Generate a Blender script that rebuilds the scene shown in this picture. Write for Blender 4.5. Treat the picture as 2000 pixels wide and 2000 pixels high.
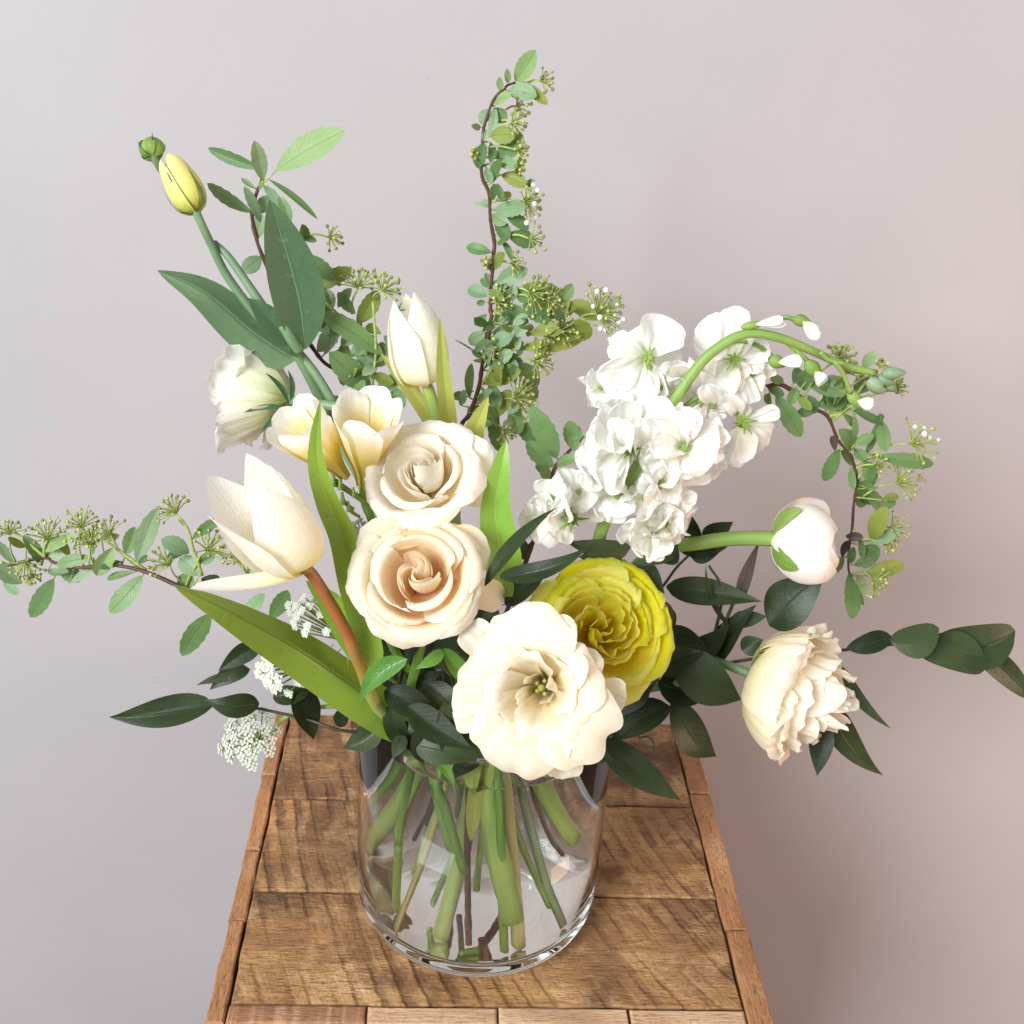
import bpy, math, random
import numpy as np
from mathutils import Vector, Matrix
S = bpy.context.scene
for o in list(bpy.data.objects): bpy.data.objects.remove(o)
COL = S.collection
R_ = math.radians
# ---------------------------------------------------------------- camera
FPX = 2200.0                                   # focal length in photograph pixels (2000 wide)
PITCH, ROLL, YAW = R_(28.39), R_(4.23), R_(4.23)
CAM = Vector((0.0052, -0.511, 0.546))
cam_d = bpy.data.cameras.new('camera'); cam = bpy.data.objects.new('camera', cam_d); COL.objects.link(cam)
cam_d.sensor_width = 36; cam_d.lens = 36 * FPX / 2000; cam_d.clip_start = .01; cam_d.clip_end = 50
MC = Matrix.Rotation(math.pi / 2 - PITCH, 4, 'X') @ Matrix.Rotation(ROLL, 4, 'Z')
cam.matrix_world = Matrix.Translation(CAM) @ MC
S.camera = cam
M3 = MC.to_3x3()
CR, CU, CB = M3 @ Vector((1, 0, 0)), M3 @ Vector((0, 1, 0)), M3 @ Vector((0, 0, 1))
# ---------------------------------------------------------------- light
wd = bpy.data.worlds.new('World'); S.world = wd; wd.use_nodes = True
bg = wd.node_tree.nodes['Background']; bg.inputs[0].default_value = (.93, .94, 1, 1); bg.inputs[1].default_value = .60
def area(name, loc, target, size, sy, power, color):
    l = bpy.data.lights.new(name, 'AREA'); l.shape = 'RECTANGLE'; l.size = size; l.size_y = sy; l.energy = power; l.color = color
    o = bpy.data.objects.new(name, l); COL.objects.link(o); o.location = loc
    o.rotation_euler = (Vector(target) - Vector(loc)).to_track_quat('-Z', 'Y').to_euler()
    return o
area('window_light', (-1.75, -2.45, 1.80), (0, .0, .20), 1.5, 1.5, 222, (.90, .955, 1))
area('room_lamp', (1.3, -.50, .10), (.1, .0, .12), .4, .4, 10.5, (1, .62, .42))
S.view_settings.view_transform = 'Standard'; S.view_settings.look = 'None'; S.view_settings.exposure = -.06
cy = S.cycles
cy.max_bounces = 22; cy.transmission_bounces = 20; cy.glossy_bounces = 12; cy.diffuse_bounces = 8; cy.transparent_max_bounces = 8
cy.use_denoising = True; cy.blur_glossy = 0; cy.sample_clamp_indirect = 10
try: cy.denoiser = 'OPENIMAGEDENOISE'
except Exception: pass
# ---------------------------------------------------------------- points
def ray(px, py):
    return (M3 @ Vector(((px - 1000) / FPX, -(py - 1000) / FPX, -1)))
def W(px, py, Y):
    d = ray(px, py); t = (Y - CAM.y) / d.y
    return CAM + d * t
def depth(p): return (CAM - p).dot(CB)
def pxm(p): return depth(p) / FPX
VR, VH, WL = .0739, .168, .145                 # vase radius, height, water level
def in_water(px, py, Y):
    """the point in the water that the eye sees at this place of the picture through the glass wall"""
    d = ray(px, py).normalized(); o = CAM
    a = d.x**2 + d.y**2; b = o.x*d.x + o.y*d.y; c = o.x**2 + o.y**2 - VR**2
    disc = b*b - a*c
    if disc < 1e-6: return W(px, py, Y)
    p = o + d * ((-b - math.sqrt(disc)) / a)
    n = Vector((p.x, p.y, 0)).normalized(); e = 1/1.333
    ci = -n.dot(d); k = 1 - e*e*(1 - ci*ci)
    t = (d*e + n*(e*ci - math.sqrt(k))).normalized()
    tt = (Y - p.y) / t.y; q = p + t*tt; ri = VR - .0085
    if math.hypot(q.x, q.y) > ri:
        a = t.x**2 + t.y**2; b = p.x*t.x + p.y*t.y; c = p.x**2 + p.y**2 - ri*ri; disc = b*b - a*c
        if disc > 0: tt = min(max(tt, (-b-math.sqrt(disc))/a), (-b+math.sqrt(disc))/a)
        else: tt = -b/a
        q = p + t*tt; rr = math.hypot(q.x, q.y)
        if rr > ri: q.x *= ri/rr; q.y *= ri/rr
    q.z = max(q.z, .0135)
    return q
OR = {'a':(200,200,.3106),'b':(700,80,.3106),'c':(700,560,.3106),'d':(1000,560,.3106),'e':(1400,600,.3106),'f':(1200,1050,.4141),
      'g':(0,900,.3106),'h':(380,640,.3106),'i':(400,1100,.3106),'j':(800,1000,.3106),'k':(640,1380,.3106)}
def C(k, x, y):
    o = OR[k]; return (o[0] + x*o[2], o[1] + y*o[2])
# ---------------------------------------------------------------- objects
def link(name, me, mat=None, root=None):
    o = bpy.data.objects.new(name, me); COL.objects.link(o)
    if mat is not None:
        for m in (mat if isinstance(mat, (list, tuple)) else [mat]): me.materials.append(m)
    if root is not None:
        o.parent = root
    return o
def thing(name, label, cat, loc, group=None):
    o = bpy.data.objects.new(name, None); COL.objects.link(o); o.location = loc; o.empty_display_size = .02
    o['label'] = label; o['category'] = cat
    if group: o['group'] = group
    return o
def origin(root):
    v = Vector((0, 0, 0))
    while root is not None: v = v + root.location; root = root.parent
    return v
def smooth(me):
    me.polygons.foreach_set('use_smooth', [True]*len(me.polygons))
class MB:
    def __init__(s): s.v=[]; s.f=[]; s.m=[]; s.uv=[]
    def grid(s, P, mi=0, closed=False):
        n, m = P.shape[:2]; b = len(s.v)
        s.v.extend(map(tuple, P.reshape(-1,3)))
        for i in range(n-1):
            for j in range(m if closed else m-1):
                j2 = (j+1) % m
                s.f.append((b+i*m+j, b+i*m+j2, b+(i+1)*m+j2, b+(i+1)*m+j)); s.m.append(mi)
                u0, u1 = j/(m-1 if not closed else m), (j+1)/(m-1 if not closed else m)
                s.uv += [(u0,i/(n-1)),(u1,i/(n-1)),(u1,(i+1)/(n-1)),(u0,(i+1)/(n-1))]
        return b
    def face(s, idx, mi=0, uv=None):
        s.f.append(tuple(idx)); s.m.append(mi); s.uv += uv or [(.5,.5)]*len(idx)
    def build(s, name, mats, root=None, flat=False):
        off = origin(root)
        me = bpy.data.meshes.new(name)
        me.from_pydata([(x-off.x, y-off.y, z-off.z) for x,y,z in s.v], [], s.f)
        me.polygons.foreach_set('material_index', s.m)
        ul = me.uv_layers.new(name='UVMap'); ul.data.foreach_set('uv', np.array(s.uv, dtype=np.float32).ravel())
        if not flat: smooth(me)
        me.update()
        return link(name, me, mats, root)
def catmull(pts, n):
    P = [np.array(p, float) for p in pts]
    if len(P) == 2: return np.array([P[0]*(1-t)+P[1]*t for t in np.linspace(0,1,n)])
    Q = [2*P[0]-P[1]] + P + [2*P[-1]-P[-2]]
    L = np.cumsum([0]+[max(1e-9, np.linalg.norm(P[i+1]-P[i]))**.5 for i in range(len(P)-1)]); L /= L[-1]
    out = []
    for t in np.linspace(0, 1, n):
        i = min(len(P)-2, max(0, int(np.searchsorted(L, t, 'right'))-1))
        x = (t-L[i])/(L[i+1]-L[i]); a,b,c,d = Q[i],Q[i+1],Q[i+2],Q[i+3]
        out.append(.5*((2*b)+(-a+c)*x+(2*a-5*b+4*c-d)*x*x+(-a+3*b-3*c+d)*x**3))
    return np.array(out)
def tube_into(mb, pts, r0, r1=None, n=None, seg=8, mi=0, bump=0, cut=0, rng=None, smoothpath=True, cap=True):
    r1 = r0 if r1 is None else r1
    n = n or max(6, len(pts)*5)
    P = catmull(pts, n) if smoothpath else np.array([list(p) for p in pts], float)
    n = len(P)
    T = np.gradient(P, axis=0); T /= np.linalg.norm(T, axis=1)[:,None] + 1e-12
    N = np.cross(T[0], [.3,.2,.9]); N /= np.linalg.norm(N)
    rings = []
    for i in range(n):
        N = N - T[i]*np.dot(N, T[i]); N /= np.linalg.norm(N); B = np.cross(T[i], N)
        r = r0 + (r1-r0)*i/(n-1)
        if bump and rng: r *= 1 + bump*(rng.random()-.5)
        an = np.arange(seg)*2*math.pi/seg
        ring = P[i] + r*(np.cos(an)[:,None]*N + np.sin(an)[:,None]*B)
        if cut and i == n-1: ring = ring + cut*r*np.cos(an)[:,None]*T[i]
        rings.append(ring)
    b = mb.grid(np.array(rings), mi, closed=True)
    if cap:
        mb.face([b+(n-1)*seg+j for j in range(seg)], mi, [(.5,1)]*seg)
        mb.face([b+j for j in range(seg)][::-1], mi, [(.5,0)]*seg)
def tube(root, name, mat, pts, r0, r1=None, **k):
    mb = MB(); tube_into(mb, pts, r0, r1, **k); return mb.build(name, mat, root)
_ICO = None
def ball_into(mb, c, r, mi=0, squash=None, axis=None):
    g = 6; lat = 4
    c = np.array(c); P = []
    for i in range(lat+1):
        th = math.pi*i/lat; z = math.cos(th); s_ = max(math.sin(th), .02)
        P.append([c + r*np.array([s_*math.cos(a), s_*math.sin(a), z*(squash or 1)]) for a in np.arange(g)*2*math.pi/g])
    mb.grid(np.array(P), mi, closed=True)
# ---------------------------------------------------------------- materials
def NM(name):
    m = bpy.data.materials.new(name); m.use_nodes = True; nt = m.node_tree; nt.nodes.clear(); return m, nt
def nd(nt, t, **k):
    n = nt.nodes.new(t)
    for a, v in k.items():
        if a in ('operation','blend_type','wave_type','bands_direction','data_type','interpolation','distribution','vector_type','noise_dimensions','feature'): setattr(n, a, v)
        else: n.inputs[a.replace('_',' ')].default_value = v
    return n
def ramp(nt, stops, fac):
    r = nt.nodes.new('ShaderNodeValToRGB'); e = r.color_ramp.elements
    while len(e) < len(stops): e.new(.5)
    for x, (p, c) in zip(e, stops): x.position = p; x.color = (*c, 1) if len(c) == 3 else c
    nt.links.new(fac, r.inputs[0]); return r.outputs[0]
def mix(nt, f, a, b, mode='MIX'):
    n = nt.nodes.new('ShaderNodeMix'); n.data_type = 'RGBA'; n.blend_type = mode
    for sock, v in ((n.inputs[0], f), (n.inputs[6], a), (n.inputs[7], b)):
        if hasattr(v, 'is_linked'): nt.links.new(v, sock)
        else: sock.default_value = v if isinstance(v, (float, int)) else ((*v, 1) if len(v) == 3 else v)
    return n.outputs[2]
def finish(nt, col, rough=.5, trans=.3, tcol=None, bump=None, bstr=.2, bdist=.0005, spec=.4, sheen=0):
    p = nd(nt, 'ShaderNodeBsdfPrincipled', Roughness=rough); p.inputs['Specular IOR Level'].default_value = spec
    if sheen: p.inputs['Sheen Weight'].default_value = sheen
    nt.links.new(col, p.inputs['Base Color'])
    if bump is not None:
        b = nd(nt, 'ShaderNodeBump', Strength=bstr, Distance=bdist); nt.links.new(bump, b.inputs['Height']); nt.links.new(b.outputs[0], p.inputs['Normal'])
    o = nt.nodes.new('ShaderNodeOutputMaterial')
    if trans:
        t = nt.nodes.new('ShaderNodeBsdfTranslucent'); nt.links.new(tcol if tcol is not None else col, t.inputs[0])
        if bump is not None: nt.links.new(b.outputs[0], t.inputs['Normal'])
        mx = nt.nodes.new('ShaderNodeMixShader'); mx.inputs[0].default_value = trans
        nt.links.new(p.outputs[0], mx.inputs[1]); nt.links.new(t.outputs[0], mx.inputs[2]); nt.links.new(mx.outputs[0], o.inputs[0])
    else: nt.links.new(p.outputs[0], o.inputs[0])
def uvsep(nt):
    t = nt.nodes.new('ShaderNodeTexCoord'); s = nt.nodes.new('ShaderNodeSeparateXYZ'); nt.links.new(t.outputs['UV'], s.inputs[0]); return t, s
def m_op(nt, op, a, b=None):
    n = nt.nodes.new('ShaderNodeMath'); n.operation = op
    for i, v in enumerate((a, b)):
        if v is None: continue
        if hasattr(v, 'is_linked'): nt.links.new(v, n.inputs[i])
        else: n.inputs[i].default_value = v
    return n.outputs[0]
def petal_mat(name, stops, trans=.32, rough=.55, vein=.5, blush=None):
    m, nt = NM(name); t, s = uvsep(nt)
    n1 = nd(nt, 'ShaderNodeTexNoise', Scale=140.0, Detail=2.0); nt.links.new(t.outputs['Object'], n1.inputs[0])
    v = m_op(nt, 'ADD', s.outputs[1], m_op(nt, 'MULTIPLY', m_op(nt, 'SUBTRACT', n1.outputs[0], .5), .18))
    col = ramp(nt, stops, v)
    oi = nt.nodes.new('ShaderNodeObjectInfo')
    hsv = nt.nodes.new('ShaderNodeHueSaturation'); nt.links.new(col, hsv.inputs['Color'])
    nt.links.new(m_op(nt, 'ADD', m_op(nt, 'MULTIPLY', oi.outputs['Random'], .10), .93), hsv.inputs['Value'])
    nt.links.new(m_op(nt, 'ADD', m_op(nt, 'MULTIPLY', oi.outputs['Random'], -.25), 1.1), hsv.inputs['Saturation'])
    # faint veins running from the base of the petal to its rim
    mp = nt.nodes.new('ShaderNodeMapping'); mp.inputs['Scale'].default_value = (26, 1.6, 1); nt.links.new(t.outputs['UV'], mp.inputs[0])
    n2 = nd(nt, 'ShaderNodeTexNoise', Scale=1.0, Detail=2.0); nt.links.new(mp.outputs[0], n2.inputs[0])
    n3 = nd(nt, 'ShaderNodeTexNoise', Scale=420.0, Detail=2.0); nt.links.new(t.outputs['Object'], n3.inputs[0])
    h = m_op(nt, 'ADD', n2.outputs[0], m_op(nt, 'MULTIPLY', n3.outputs[0], .35))
    c2 = mix(nt, m_op(nt, 'MULTIPLY', m_op(nt, 'SUBTRACT', n2.outputs[0], .42), .30*vein), hsv.outputs[0], (.74,.62,.40))
    n4 = nd(nt, 'ShaderNodeTexNoise', Scale=95.0, Detail=4.0, Roughness=.65, Distortion=1.2); nt.links.new(t.outputs['Object'], n4.inputs[0])
    crease = ramp(nt, [(.44, (0,0,0)), (.5, (1,1,1)), (.56, (0,0,0))], n4.outputs[0])
    rim_ = ramp(nt, [(.90, (0,0,0)), (.985, (1,1,1))], s.outputs[1])
    br = m_op(nt, 'MULTIPLY', rim_, ramp(nt, [(.54, (0,0,0)), (.66, (1,1,1))], n1.outputs[0]))
    c2 = mix(nt, m_op(nt, 'MULTIPLY', br, .35), c2, (.62,.47,.26))
    c2 = mix(nt, m_op(nt, 'MULTIPLY', crease, .07), c2, (.70,.55,.34))
    h = m_op(nt, 'SUBTRACT', h, m_op(nt, 'MULTIPLY', crease, .35))
    finish(nt, c2, rough, trans, None, h, .28*vein+.12, .0008, .34, .1)
    return m
def leaf_mat(name, a, b, mid, rough=.42, trans=.18, spec=.45, tcol=(.16,.30,.03), ns=60., under=None, midw=.035, sidev=.4, hue=.0):
    m, nt = NM(name); t, s = uvsep(nt)
    n1 = nd(nt, 'ShaderNodeTexNoise', Scale=ns, Detail=3.0); nt.links.new(t.outputs['Object'], n1.inputs[0])
    oi = nt.nodes.new('ShaderNodeObjectInfo')
    f = m_op(nt, 'ADD', m_op(nt, 'MULTIPLY', m_op(nt, 'SUBTRACT', n1.outputs[0], .5), 1.6), oi.outputs['Random'])
    col = ramp(nt, [(.05, a), (.95, b)], f)
    du = m_op(nt, 'ABSOLUTE', m_op(nt, 'SUBTRACT', s.outputs[0], .5))
    mr = ramp(nt, [(0, (1,1,1)), (midw, (.0,.0,.0))], du)
    # side veins slant away from the midrib
    ph = m_op(nt, 'SINE', m_op(nt, 'MULTIPLY', m_op(nt, 'SUBTRACT', s.outputs[1], m_op(nt, 'MULTIPLY', du, .55)), 62.0))
    sv = m_op(nt, 'POWER', m_op(nt, 'MAXIMUM', ph, 0.0), 6.0)
    c1 = mix(nt, m_op(nt, 'MULTIPLY', sv, .16*sidev), col, mid)
    c2 = mix(nt, m_op(nt, 'MULTIPLY', mr, .55), c1, mid)
    if under is not None:
        g = nt.nodes.new('ShaderNodeNewGeometry'); c2 = mix(nt, g.outputs['Backfacing'], c2, under)
    h = m_op(nt, 'SUBTRACT', n1.outputs[0], m_op(nt, 'ADD', m_op(nt, 'MULTIPLY', mr, .8), m_op(nt, 'MULTIPLY', sv, .35*sidev)))
    n6 = nd(nt, 'ShaderNodeTexNoise', Scale=240.0, Detail=4.0, Roughness=.7); nt.links.new(t.outputs['Object'], n6.inputs[0])
    c2 = mix(nt, ramp(nt, [(.60, (0,0,0)), (.74, (.5,.5,.5))], n6.outputs[0]), c2, mid)
    c2 = mix(nt, ramp(nt, [(.28, (.45,.45,.45)), (.42, (0,0,0))], n6.outputs[0]), c2, tuple(x*.5 for x in a))
    h = m_op(nt, 'ADD', h, m_op(nt, 'MULTIPLY', n6.outputs[0], .5))
    rgb = nt.nodes.new('ShaderNodeRGB'); rgb.outputs[0].default_value = (*tcol, 1)
    finish(nt, c2, rough, trans, rgb.outputs[0], h, .55, .0007, spec)
    return m
def stem_mat(name, a, b, rough=.45, trans=0., ns=40., spec=.4, streak=True):
    m, nt = NM(name); t, s = uvsep(nt)
    mp = nt.nodes.new('ShaderNodeMapping'); mp.inputs['Scale'].default_value = (14, 3, 1); nt.links.new(t.outputs['UV'], mp.inputs[0])
    n1 = nd(nt, 'ShaderNodeTexNoise', Scale=1.0, Detail=3.0); nt.links.new(mp.outputs[0], n1.inputs[0])
    n2 = nd(nt, 'ShaderNodeTexNoise', Scale=ns, Detail=3.0); nt.links.new(t.outputs['Object'], n2.inputs[0])
    f = m_op(nt, 'MULTIPLY', m_op(nt, 'ADD', n1.outputs[0], n2.outputs[0]), .5)
    col = ramp(nt, [(.3, a), (.7, b)], f)
    finish(nt, col, rough, trans, None, n1.outputs[0], .2, .0004, spec)
    return m
def plain_mat(name, col, rough=.5, trans=0, spec=.4, var=.25, ns=300.):
    m, nt = NM(name); t = nt.nodes.new('ShaderNodeTexCoord')
    n1 = nd(nt, 'ShaderNodeTexNoise', Scale=ns, Detail=2.0); nt.links.new(t.outputs['Object'], n1.inputs[0])
    c = ramp(nt, [(.3, tuple(x*(1-var) for x in col)), (.7, tuple(min(1, x*(1+var)) for x in col))], n1.outputs[0])
    finish(nt, c, rough, trans, None, n1.outputs[0], .15, .0003, spec); return m
# ---------------------------------------------------------------- wall, floor
WALL_Y = .27
def wall_mat():
    m, nt = NM('wall_paint'); t = nt.nodes.new('ShaderNodeTexCoord')
    n1 = nd(nt, 'ShaderNodeTexNoise', Scale=7.0, Detail=4.0); nt.links.new(t.outputs['Object'], n1.inputs[0])
    n2 = nd(nt, 'ShaderNodeTexNoise', Scale=260.0, Detail=3.0); nt.links.new(t.outputs['Object'], n2.inputs[0])
    n3 = nd(nt, 'ShaderNodeTexNoise', Scale=38.0, Detail=5.0, Roughness=.65); nt.links.new(t.outputs['Object'], n3.inputs[0])
    c = ramp(nt, [(.3, (.366,.342,.345)), (.7, (.386,.361,.363))], n1.outputs[0])
    sp = ramp(nt, [(.0, (1,1,1)), (.735, (1,1,1)), (.78, (.80,.79,.79))], n3.outputs[0])
    c = mix(nt, .5, c, sp, 'MULTIPLY')
    for px, py, r2, st_ in ((843,144,.0022,2.6),(1394,982,.0016,1.2),(1762,583,.0016,.6),(1290,1620,.0020,1.5),(330,1275,.010,6.),(1840,760,.0012,1.)):   # scuffs on the paint
        v = W(px, py, WALL_Y + .02); dv = nt.nodes.new('ShaderNodeVectorMath'); dv.operation = 'SUBTRACT'; nt.links.new(t.outputs['Object'], dv.inputs[0]); dv.inputs[1].default_value = v
        sc_ = nt.nodes.new('ShaderNodeVectorMath'); sc_.operation = 'MULTIPLY'; nt.links.new(dv.outputs[0], sc_.inputs[0]); sc_.inputs[1].default_value = (1/st_/r2, 0, 1/r2)
        ln = nt.nodes.new('ShaderNodeVectorMath'); ln.operation = 'LENGTH'; nt.links.new(sc_.outputs[0], ln.inputs[0])
        q = m_op(nt, 'ADD', ln.outputs['Value'], m_op(nt, 'MULTIPLY', n2.outputs[0], 1.1))
        c = mix(nt, ramp(nt, [(.55, (.45,)*3 if r2 < .005 else (.06,)*3), (1.0, (0,0,0))], q), c, (.22,.20,.21))
    h = m_op(nt, 'ADD', n2.outputs[0], m_op(nt, 'MULTIPLY', n3.outputs[0], 1.2))
    finish(nt, c, .62, 0, None, h, .13, .0008, .3); return m
mb = MB()
cw, sw = math.cos(YAW), math.sin(YAW)
def SW(a, b, z): return Vector((CAM.x + cw*a - sw*b, CAM.y + sw*a + cw*b, z))     # stand/wall axes -> world
WB = WALL_Y + .511
mb.grid(np.array([[SW(a, WB, z) for a in np.linspace(-3, 3, 3)] for z in (-.68, 2.4)]))
mb.grid(np.array([[SW(a, WB+.1, z) for a in np.linspace(3, -3, 3)] for z in (-.68, 2.4)]))
for a, b in ((-3, 1), (3, -1)):
    mb.grid(np.array([[SW(a, WB + (0 if b > 0 else .1), z), SW(a, WB + (.1 if b > 0 else 0), z)] for z in (2.4, -.68)]))
wall = mb.build('wall', wall_mat(), flat=True); wall['kind'] = 'structure'
wall['label'] = 'pale pinkish grey painted wall behind the bouquet'
mb = MB(); mb.grid(np.array([[SW(a, b, -.65) for a in (-3, 3)] for b in (-1.5, WB)]))
floor = mb.build('floor', plain_mat('floor_brown', (.20,.12,.08), .5), flat=True); floor['kind'] = 'structure'
# ---------------------------------------------------------------- wooden stand
def wood_mat(name, dark, mid, light, saw=0., ang=0., grain_axis=0, scale=1., stripes=False, seed=0.):
    m, nt = NM(name); t = nt.nodes.new('ShaderNodeTexCoord')
    oi = nt.nodes.new('ShaderNodeObjectInfo')
    off = nt.nodes.new('ShaderNodeCombineXYZ')
    nt.links.new(m_op(nt, 'MULTIPLY', oi.outputs['Random'], 3.1), off.inputs[0]); nt.links.new(m_op(nt, 'MULTIPLY', oi.outputs['Random'], 1.7), off.inputs[1])
    ad = nt.nodes.new('ShaderNodeVectorMath'); nt.links.new(t.outputs['Object'], ad.inputs[0]); nt.links.new(off.outputs[0], ad.inputs[1])
    mp = nt.nodes.new('ShaderNodeMapping'); nt.links.new(ad.outputs[0], mp.inputs[0])
    sc = [70, 70, 70]; sc[grain_axis] = 11; mp.inputs['Scale'].default_value = [x*scale for x in sc]
    g = nd(nt, 'ShaderNodeTexNoise', Scale=1.0, Detail=5.0, Roughness=.6); nt.links.new(mp.outputs[0], g.inputs[0])
    big = nd(nt, 'ShaderNodeTexNoise', Scale=16.0, Detail=4.0, Distortion=.8); nt.links.new(ad.outputs[0], big.inputs[0])
    fine = nd(nt, 'ShaderNodeTexNoise', Scale=300.0, Detail=4.0, Roughness=.7); nt.links.new(t.outputs['Object'], fine.inputs[0])
    f = m_op(nt, 'ADD', m_op(nt, 'MULTIPLY', g.outputs[0], .55), m_op(nt, 'MULTIPLY', big.outputs[0], .45))
    col = ramp(nt, [(.33, dark), (.50, mid), (.66, light)], f)
    h = m_op(nt, 'MULTIPLY', g.outputs[0], .35)
    if saw:
        # arcs left by a circular saw: rings about a far-off centre, uneven in strength, broken up by noise
        lam, cxx, cyy = saw, ang[0], ang[1]
        sp_ = nt.nodes.new('ShaderNodeSeparateXYZ'); nt.links.new(t.outputs['Object'], sp_.inputs[0])
        dx, dy = m_op(nt, 'SUBTRACT', sp_.outputs[0], cxx), m_op(nt, 'SUBTRACT', sp_.outputs[1], cyy)
        rad = m_op(nt, 'SQRT', m_op(nt, 'ADD', m_op(nt, 'MULTIPLY', dx, dx), m_op(nt, 'MULTIPLY', dy, dy)))
        wob = nd(nt, 'ShaderNodeTexNoise', Scale=26.0, Detail=3.0); nt.links.new(ad.outputs[0], wob.inputs[0])
        ph = m_op(nt, 'ADD', m_op(nt, 'MULTIPLY', rad, 6.2832/lam), m_op(nt, 'MULTIPLY', wob.outputs[0], 3.4))
        wvv = m_op(nt, 'ADD', m_op(nt, 'MULTIPLY', m_op(nt, 'SINE', ph), .5), .5)
        cb = nt.nodes.new('ShaderNodeCombineXYZ'); nt.links.new(m_op(nt, 'MULTIPLY', rad, 1/lam), cb.inputs[0]); nt.links.new(m_op(nt, 'MULTIPLY', dy, 14.), cb.inputs[1])
        ev = nd(nt, 'ShaderNodeTexNoise', Scale=.9, Detail=2.0); nt.links.new(cb.outputs[0], ev.inputs[0])
        mk = nd(nt, 'ShaderNodeTexNoise', Scale=14.0, Detail=2.0); nt.links.new(ad.outputs[0], mk.inputs[0])
        mk2 = nd(nt, 'ShaderNodeTexNoise', Scale=130.0, Detail=6.0, Roughness=.78); nt.links.new(ad.outputs[0], mk2.inputs[0])
        msk = ramp(nt, [(.43, (0,0,0)), (.60, (1,1,1))], m_op(nt, 'ADD', m_op(nt, 'MULTIPLY', mk.outputs[0], .55), m_op(nt, 'MULTIPLY', ev.outputs[0], .45)))
        gr = ramp(nt, [(.36, (0,0,0)), (.58, (1,1,1))], mk2.outputs[0])
        st = ramp(nt, [(.38, (0,0,0)), (.88, (1,1,1))], m_op(nt, 'ADD', wvv, m_op(nt, 'MULTIPLY', m_op(nt, 'SUBTRACT', mk2.outputs[0], .5), 1.5)))
        amt = m_op(nt, 'MULTIPLY', m_op(nt, 'MULTIPLY', st, msk), m_op(nt, 'ADD', m_op(nt, 'MULTIPLY', gr, .85), .15))
        col = mix(nt, m_op(nt, 'MULTIPLY', amt, .50 if 'front' in name else .95), col, (.085,.040,.026))
        edge = ramp(nt, [(.02, (1,1,1)), (.25, (0,0,0))], wvv)
        col = mix(nt, m_op(nt, 'MULTIPLY', m_op(nt, 'MULTIPLY', edge, msk), .10), col, tuple(min(1,x*1.3) for x in light))
        h = m_op(nt, 'SUBTRACT', h, m_op(nt, 'MULTIPLY', m_op(nt, 'MULTIPLY', st, msk), 1.6))
        # soot-like darker patches
        pt = nd(nt, 'ShaderNodeTexNoise', Scale=9.0, Detail=4.0, Distortion=.6); nt.links.new(ad.outputs[0], pt.inputs[0])
        col = mix(nt, ramp(nt, [(.47, (0,0,0)), (.66, (.85,.85,.85))], pt.outputs[0]), col, (.095,.043,.022))
        pl = nd(nt, 'ShaderNodeTexNoise', Scale=30.0, Detail=6.0, Roughness=.7, Distortion=.5); nt.links.new(ad.outputs[0], pl.inputs[0])
        col = mix(nt, ramp(nt, [(.52, (0,0,0)), (.70, (.7,.7,.7))], pl.outputs[0]), col, (.56,.35,.17))
        h = m_op(nt, 'ADD', h, m_op(nt, 'MULTIPLY', mk2.outputs[0], .6))
    if stripes:
        mp3 = nt.nodes.new('ShaderNodeMapping'); nt.links.new(ad.outputs[0], mp3.inputs[0]); mp3.inputs['Scale'].default_value = (210, 9, 9)
        n5 = nd(nt, 'ShaderNodeTexNoise', Scale=1.0, Detail=2.0); nt.links.new(mp3.outputs[0], n5.inputs[0])
        col = mix(nt, ramp(nt, [(.50, (0,0,0)), (.64, (.55,.55,.55))], n5.outputs[0]), col, (.52,.31,.17))
    mp9 = nt.nodes.new('ShaderNodeMapping'); nt.links.new(ad.outputs[0], mp9.inputs[0]); s9 = [900, 900, 900]; s9[grain_axis] = 110; mp9.inputs['Scale'].default_value = s9
    pore = nd(nt, 'ShaderNodeTexNoise', Scale=1.0, Detail=2.0); nt.links.new(mp9.outputs[0], pore.inputs[0])
    col = mix(nt, ramp(nt, [(.58, (0,0,0)), (.70, (.7,.7,.7))], pore.outputs[0]), col, tuple(x*.7 for x in dark))
    col = mix(nt, ramp(nt, [(.26, (.35,.35,.35)), (.40, (0,0,0))], pore.outputs[0]), col, tuple(min(1,x*1.25) for x in light))
    h = m_op(nt, 'SUBTRACT', h, m_op(nt, 'MULTIPLY', pore.outputs[0], .5))
    dk = ramp(nt, [(.52, (0,0,0)), (.70, (1,1,1))], fine.outputs[0])
    col = mix(nt, m_op(nt, 'MULTIPLY', dk, .62), col, dark)
    h = m_op(nt, 'ADD', h, m_op(nt, 'MULTIPLY', fine.outputs[0], .5))
    p = nd(nt, 'ShaderNodeBsdfPrincipled', Roughness=.6); p.inputs['Specular IOR Level'].default_value = .35
    nt.links.new(col, p.inputs['Base Color'])
    b = nd(nt, 'ShaderNodeBump', Strength=.85, Distance=.0016); nt.links.new(h, b.inputs['Height']); nt.links.new(b.outputs[0], p.inputs['Normal'])
    o = nt.nodes.new('ShaderNodeOutputMaterial'); nt.links.new(p.outputs[0], o.inputs[0]); return m
stand = thing('wooden_stand', 'square stand of brown saw-marked reclaimed wood boards under the glass vase', 'stand', SW(.0425, .545, -.65))
stand.rotation_euler.z = YAW
A0, B0 = .0425, .545
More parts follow.
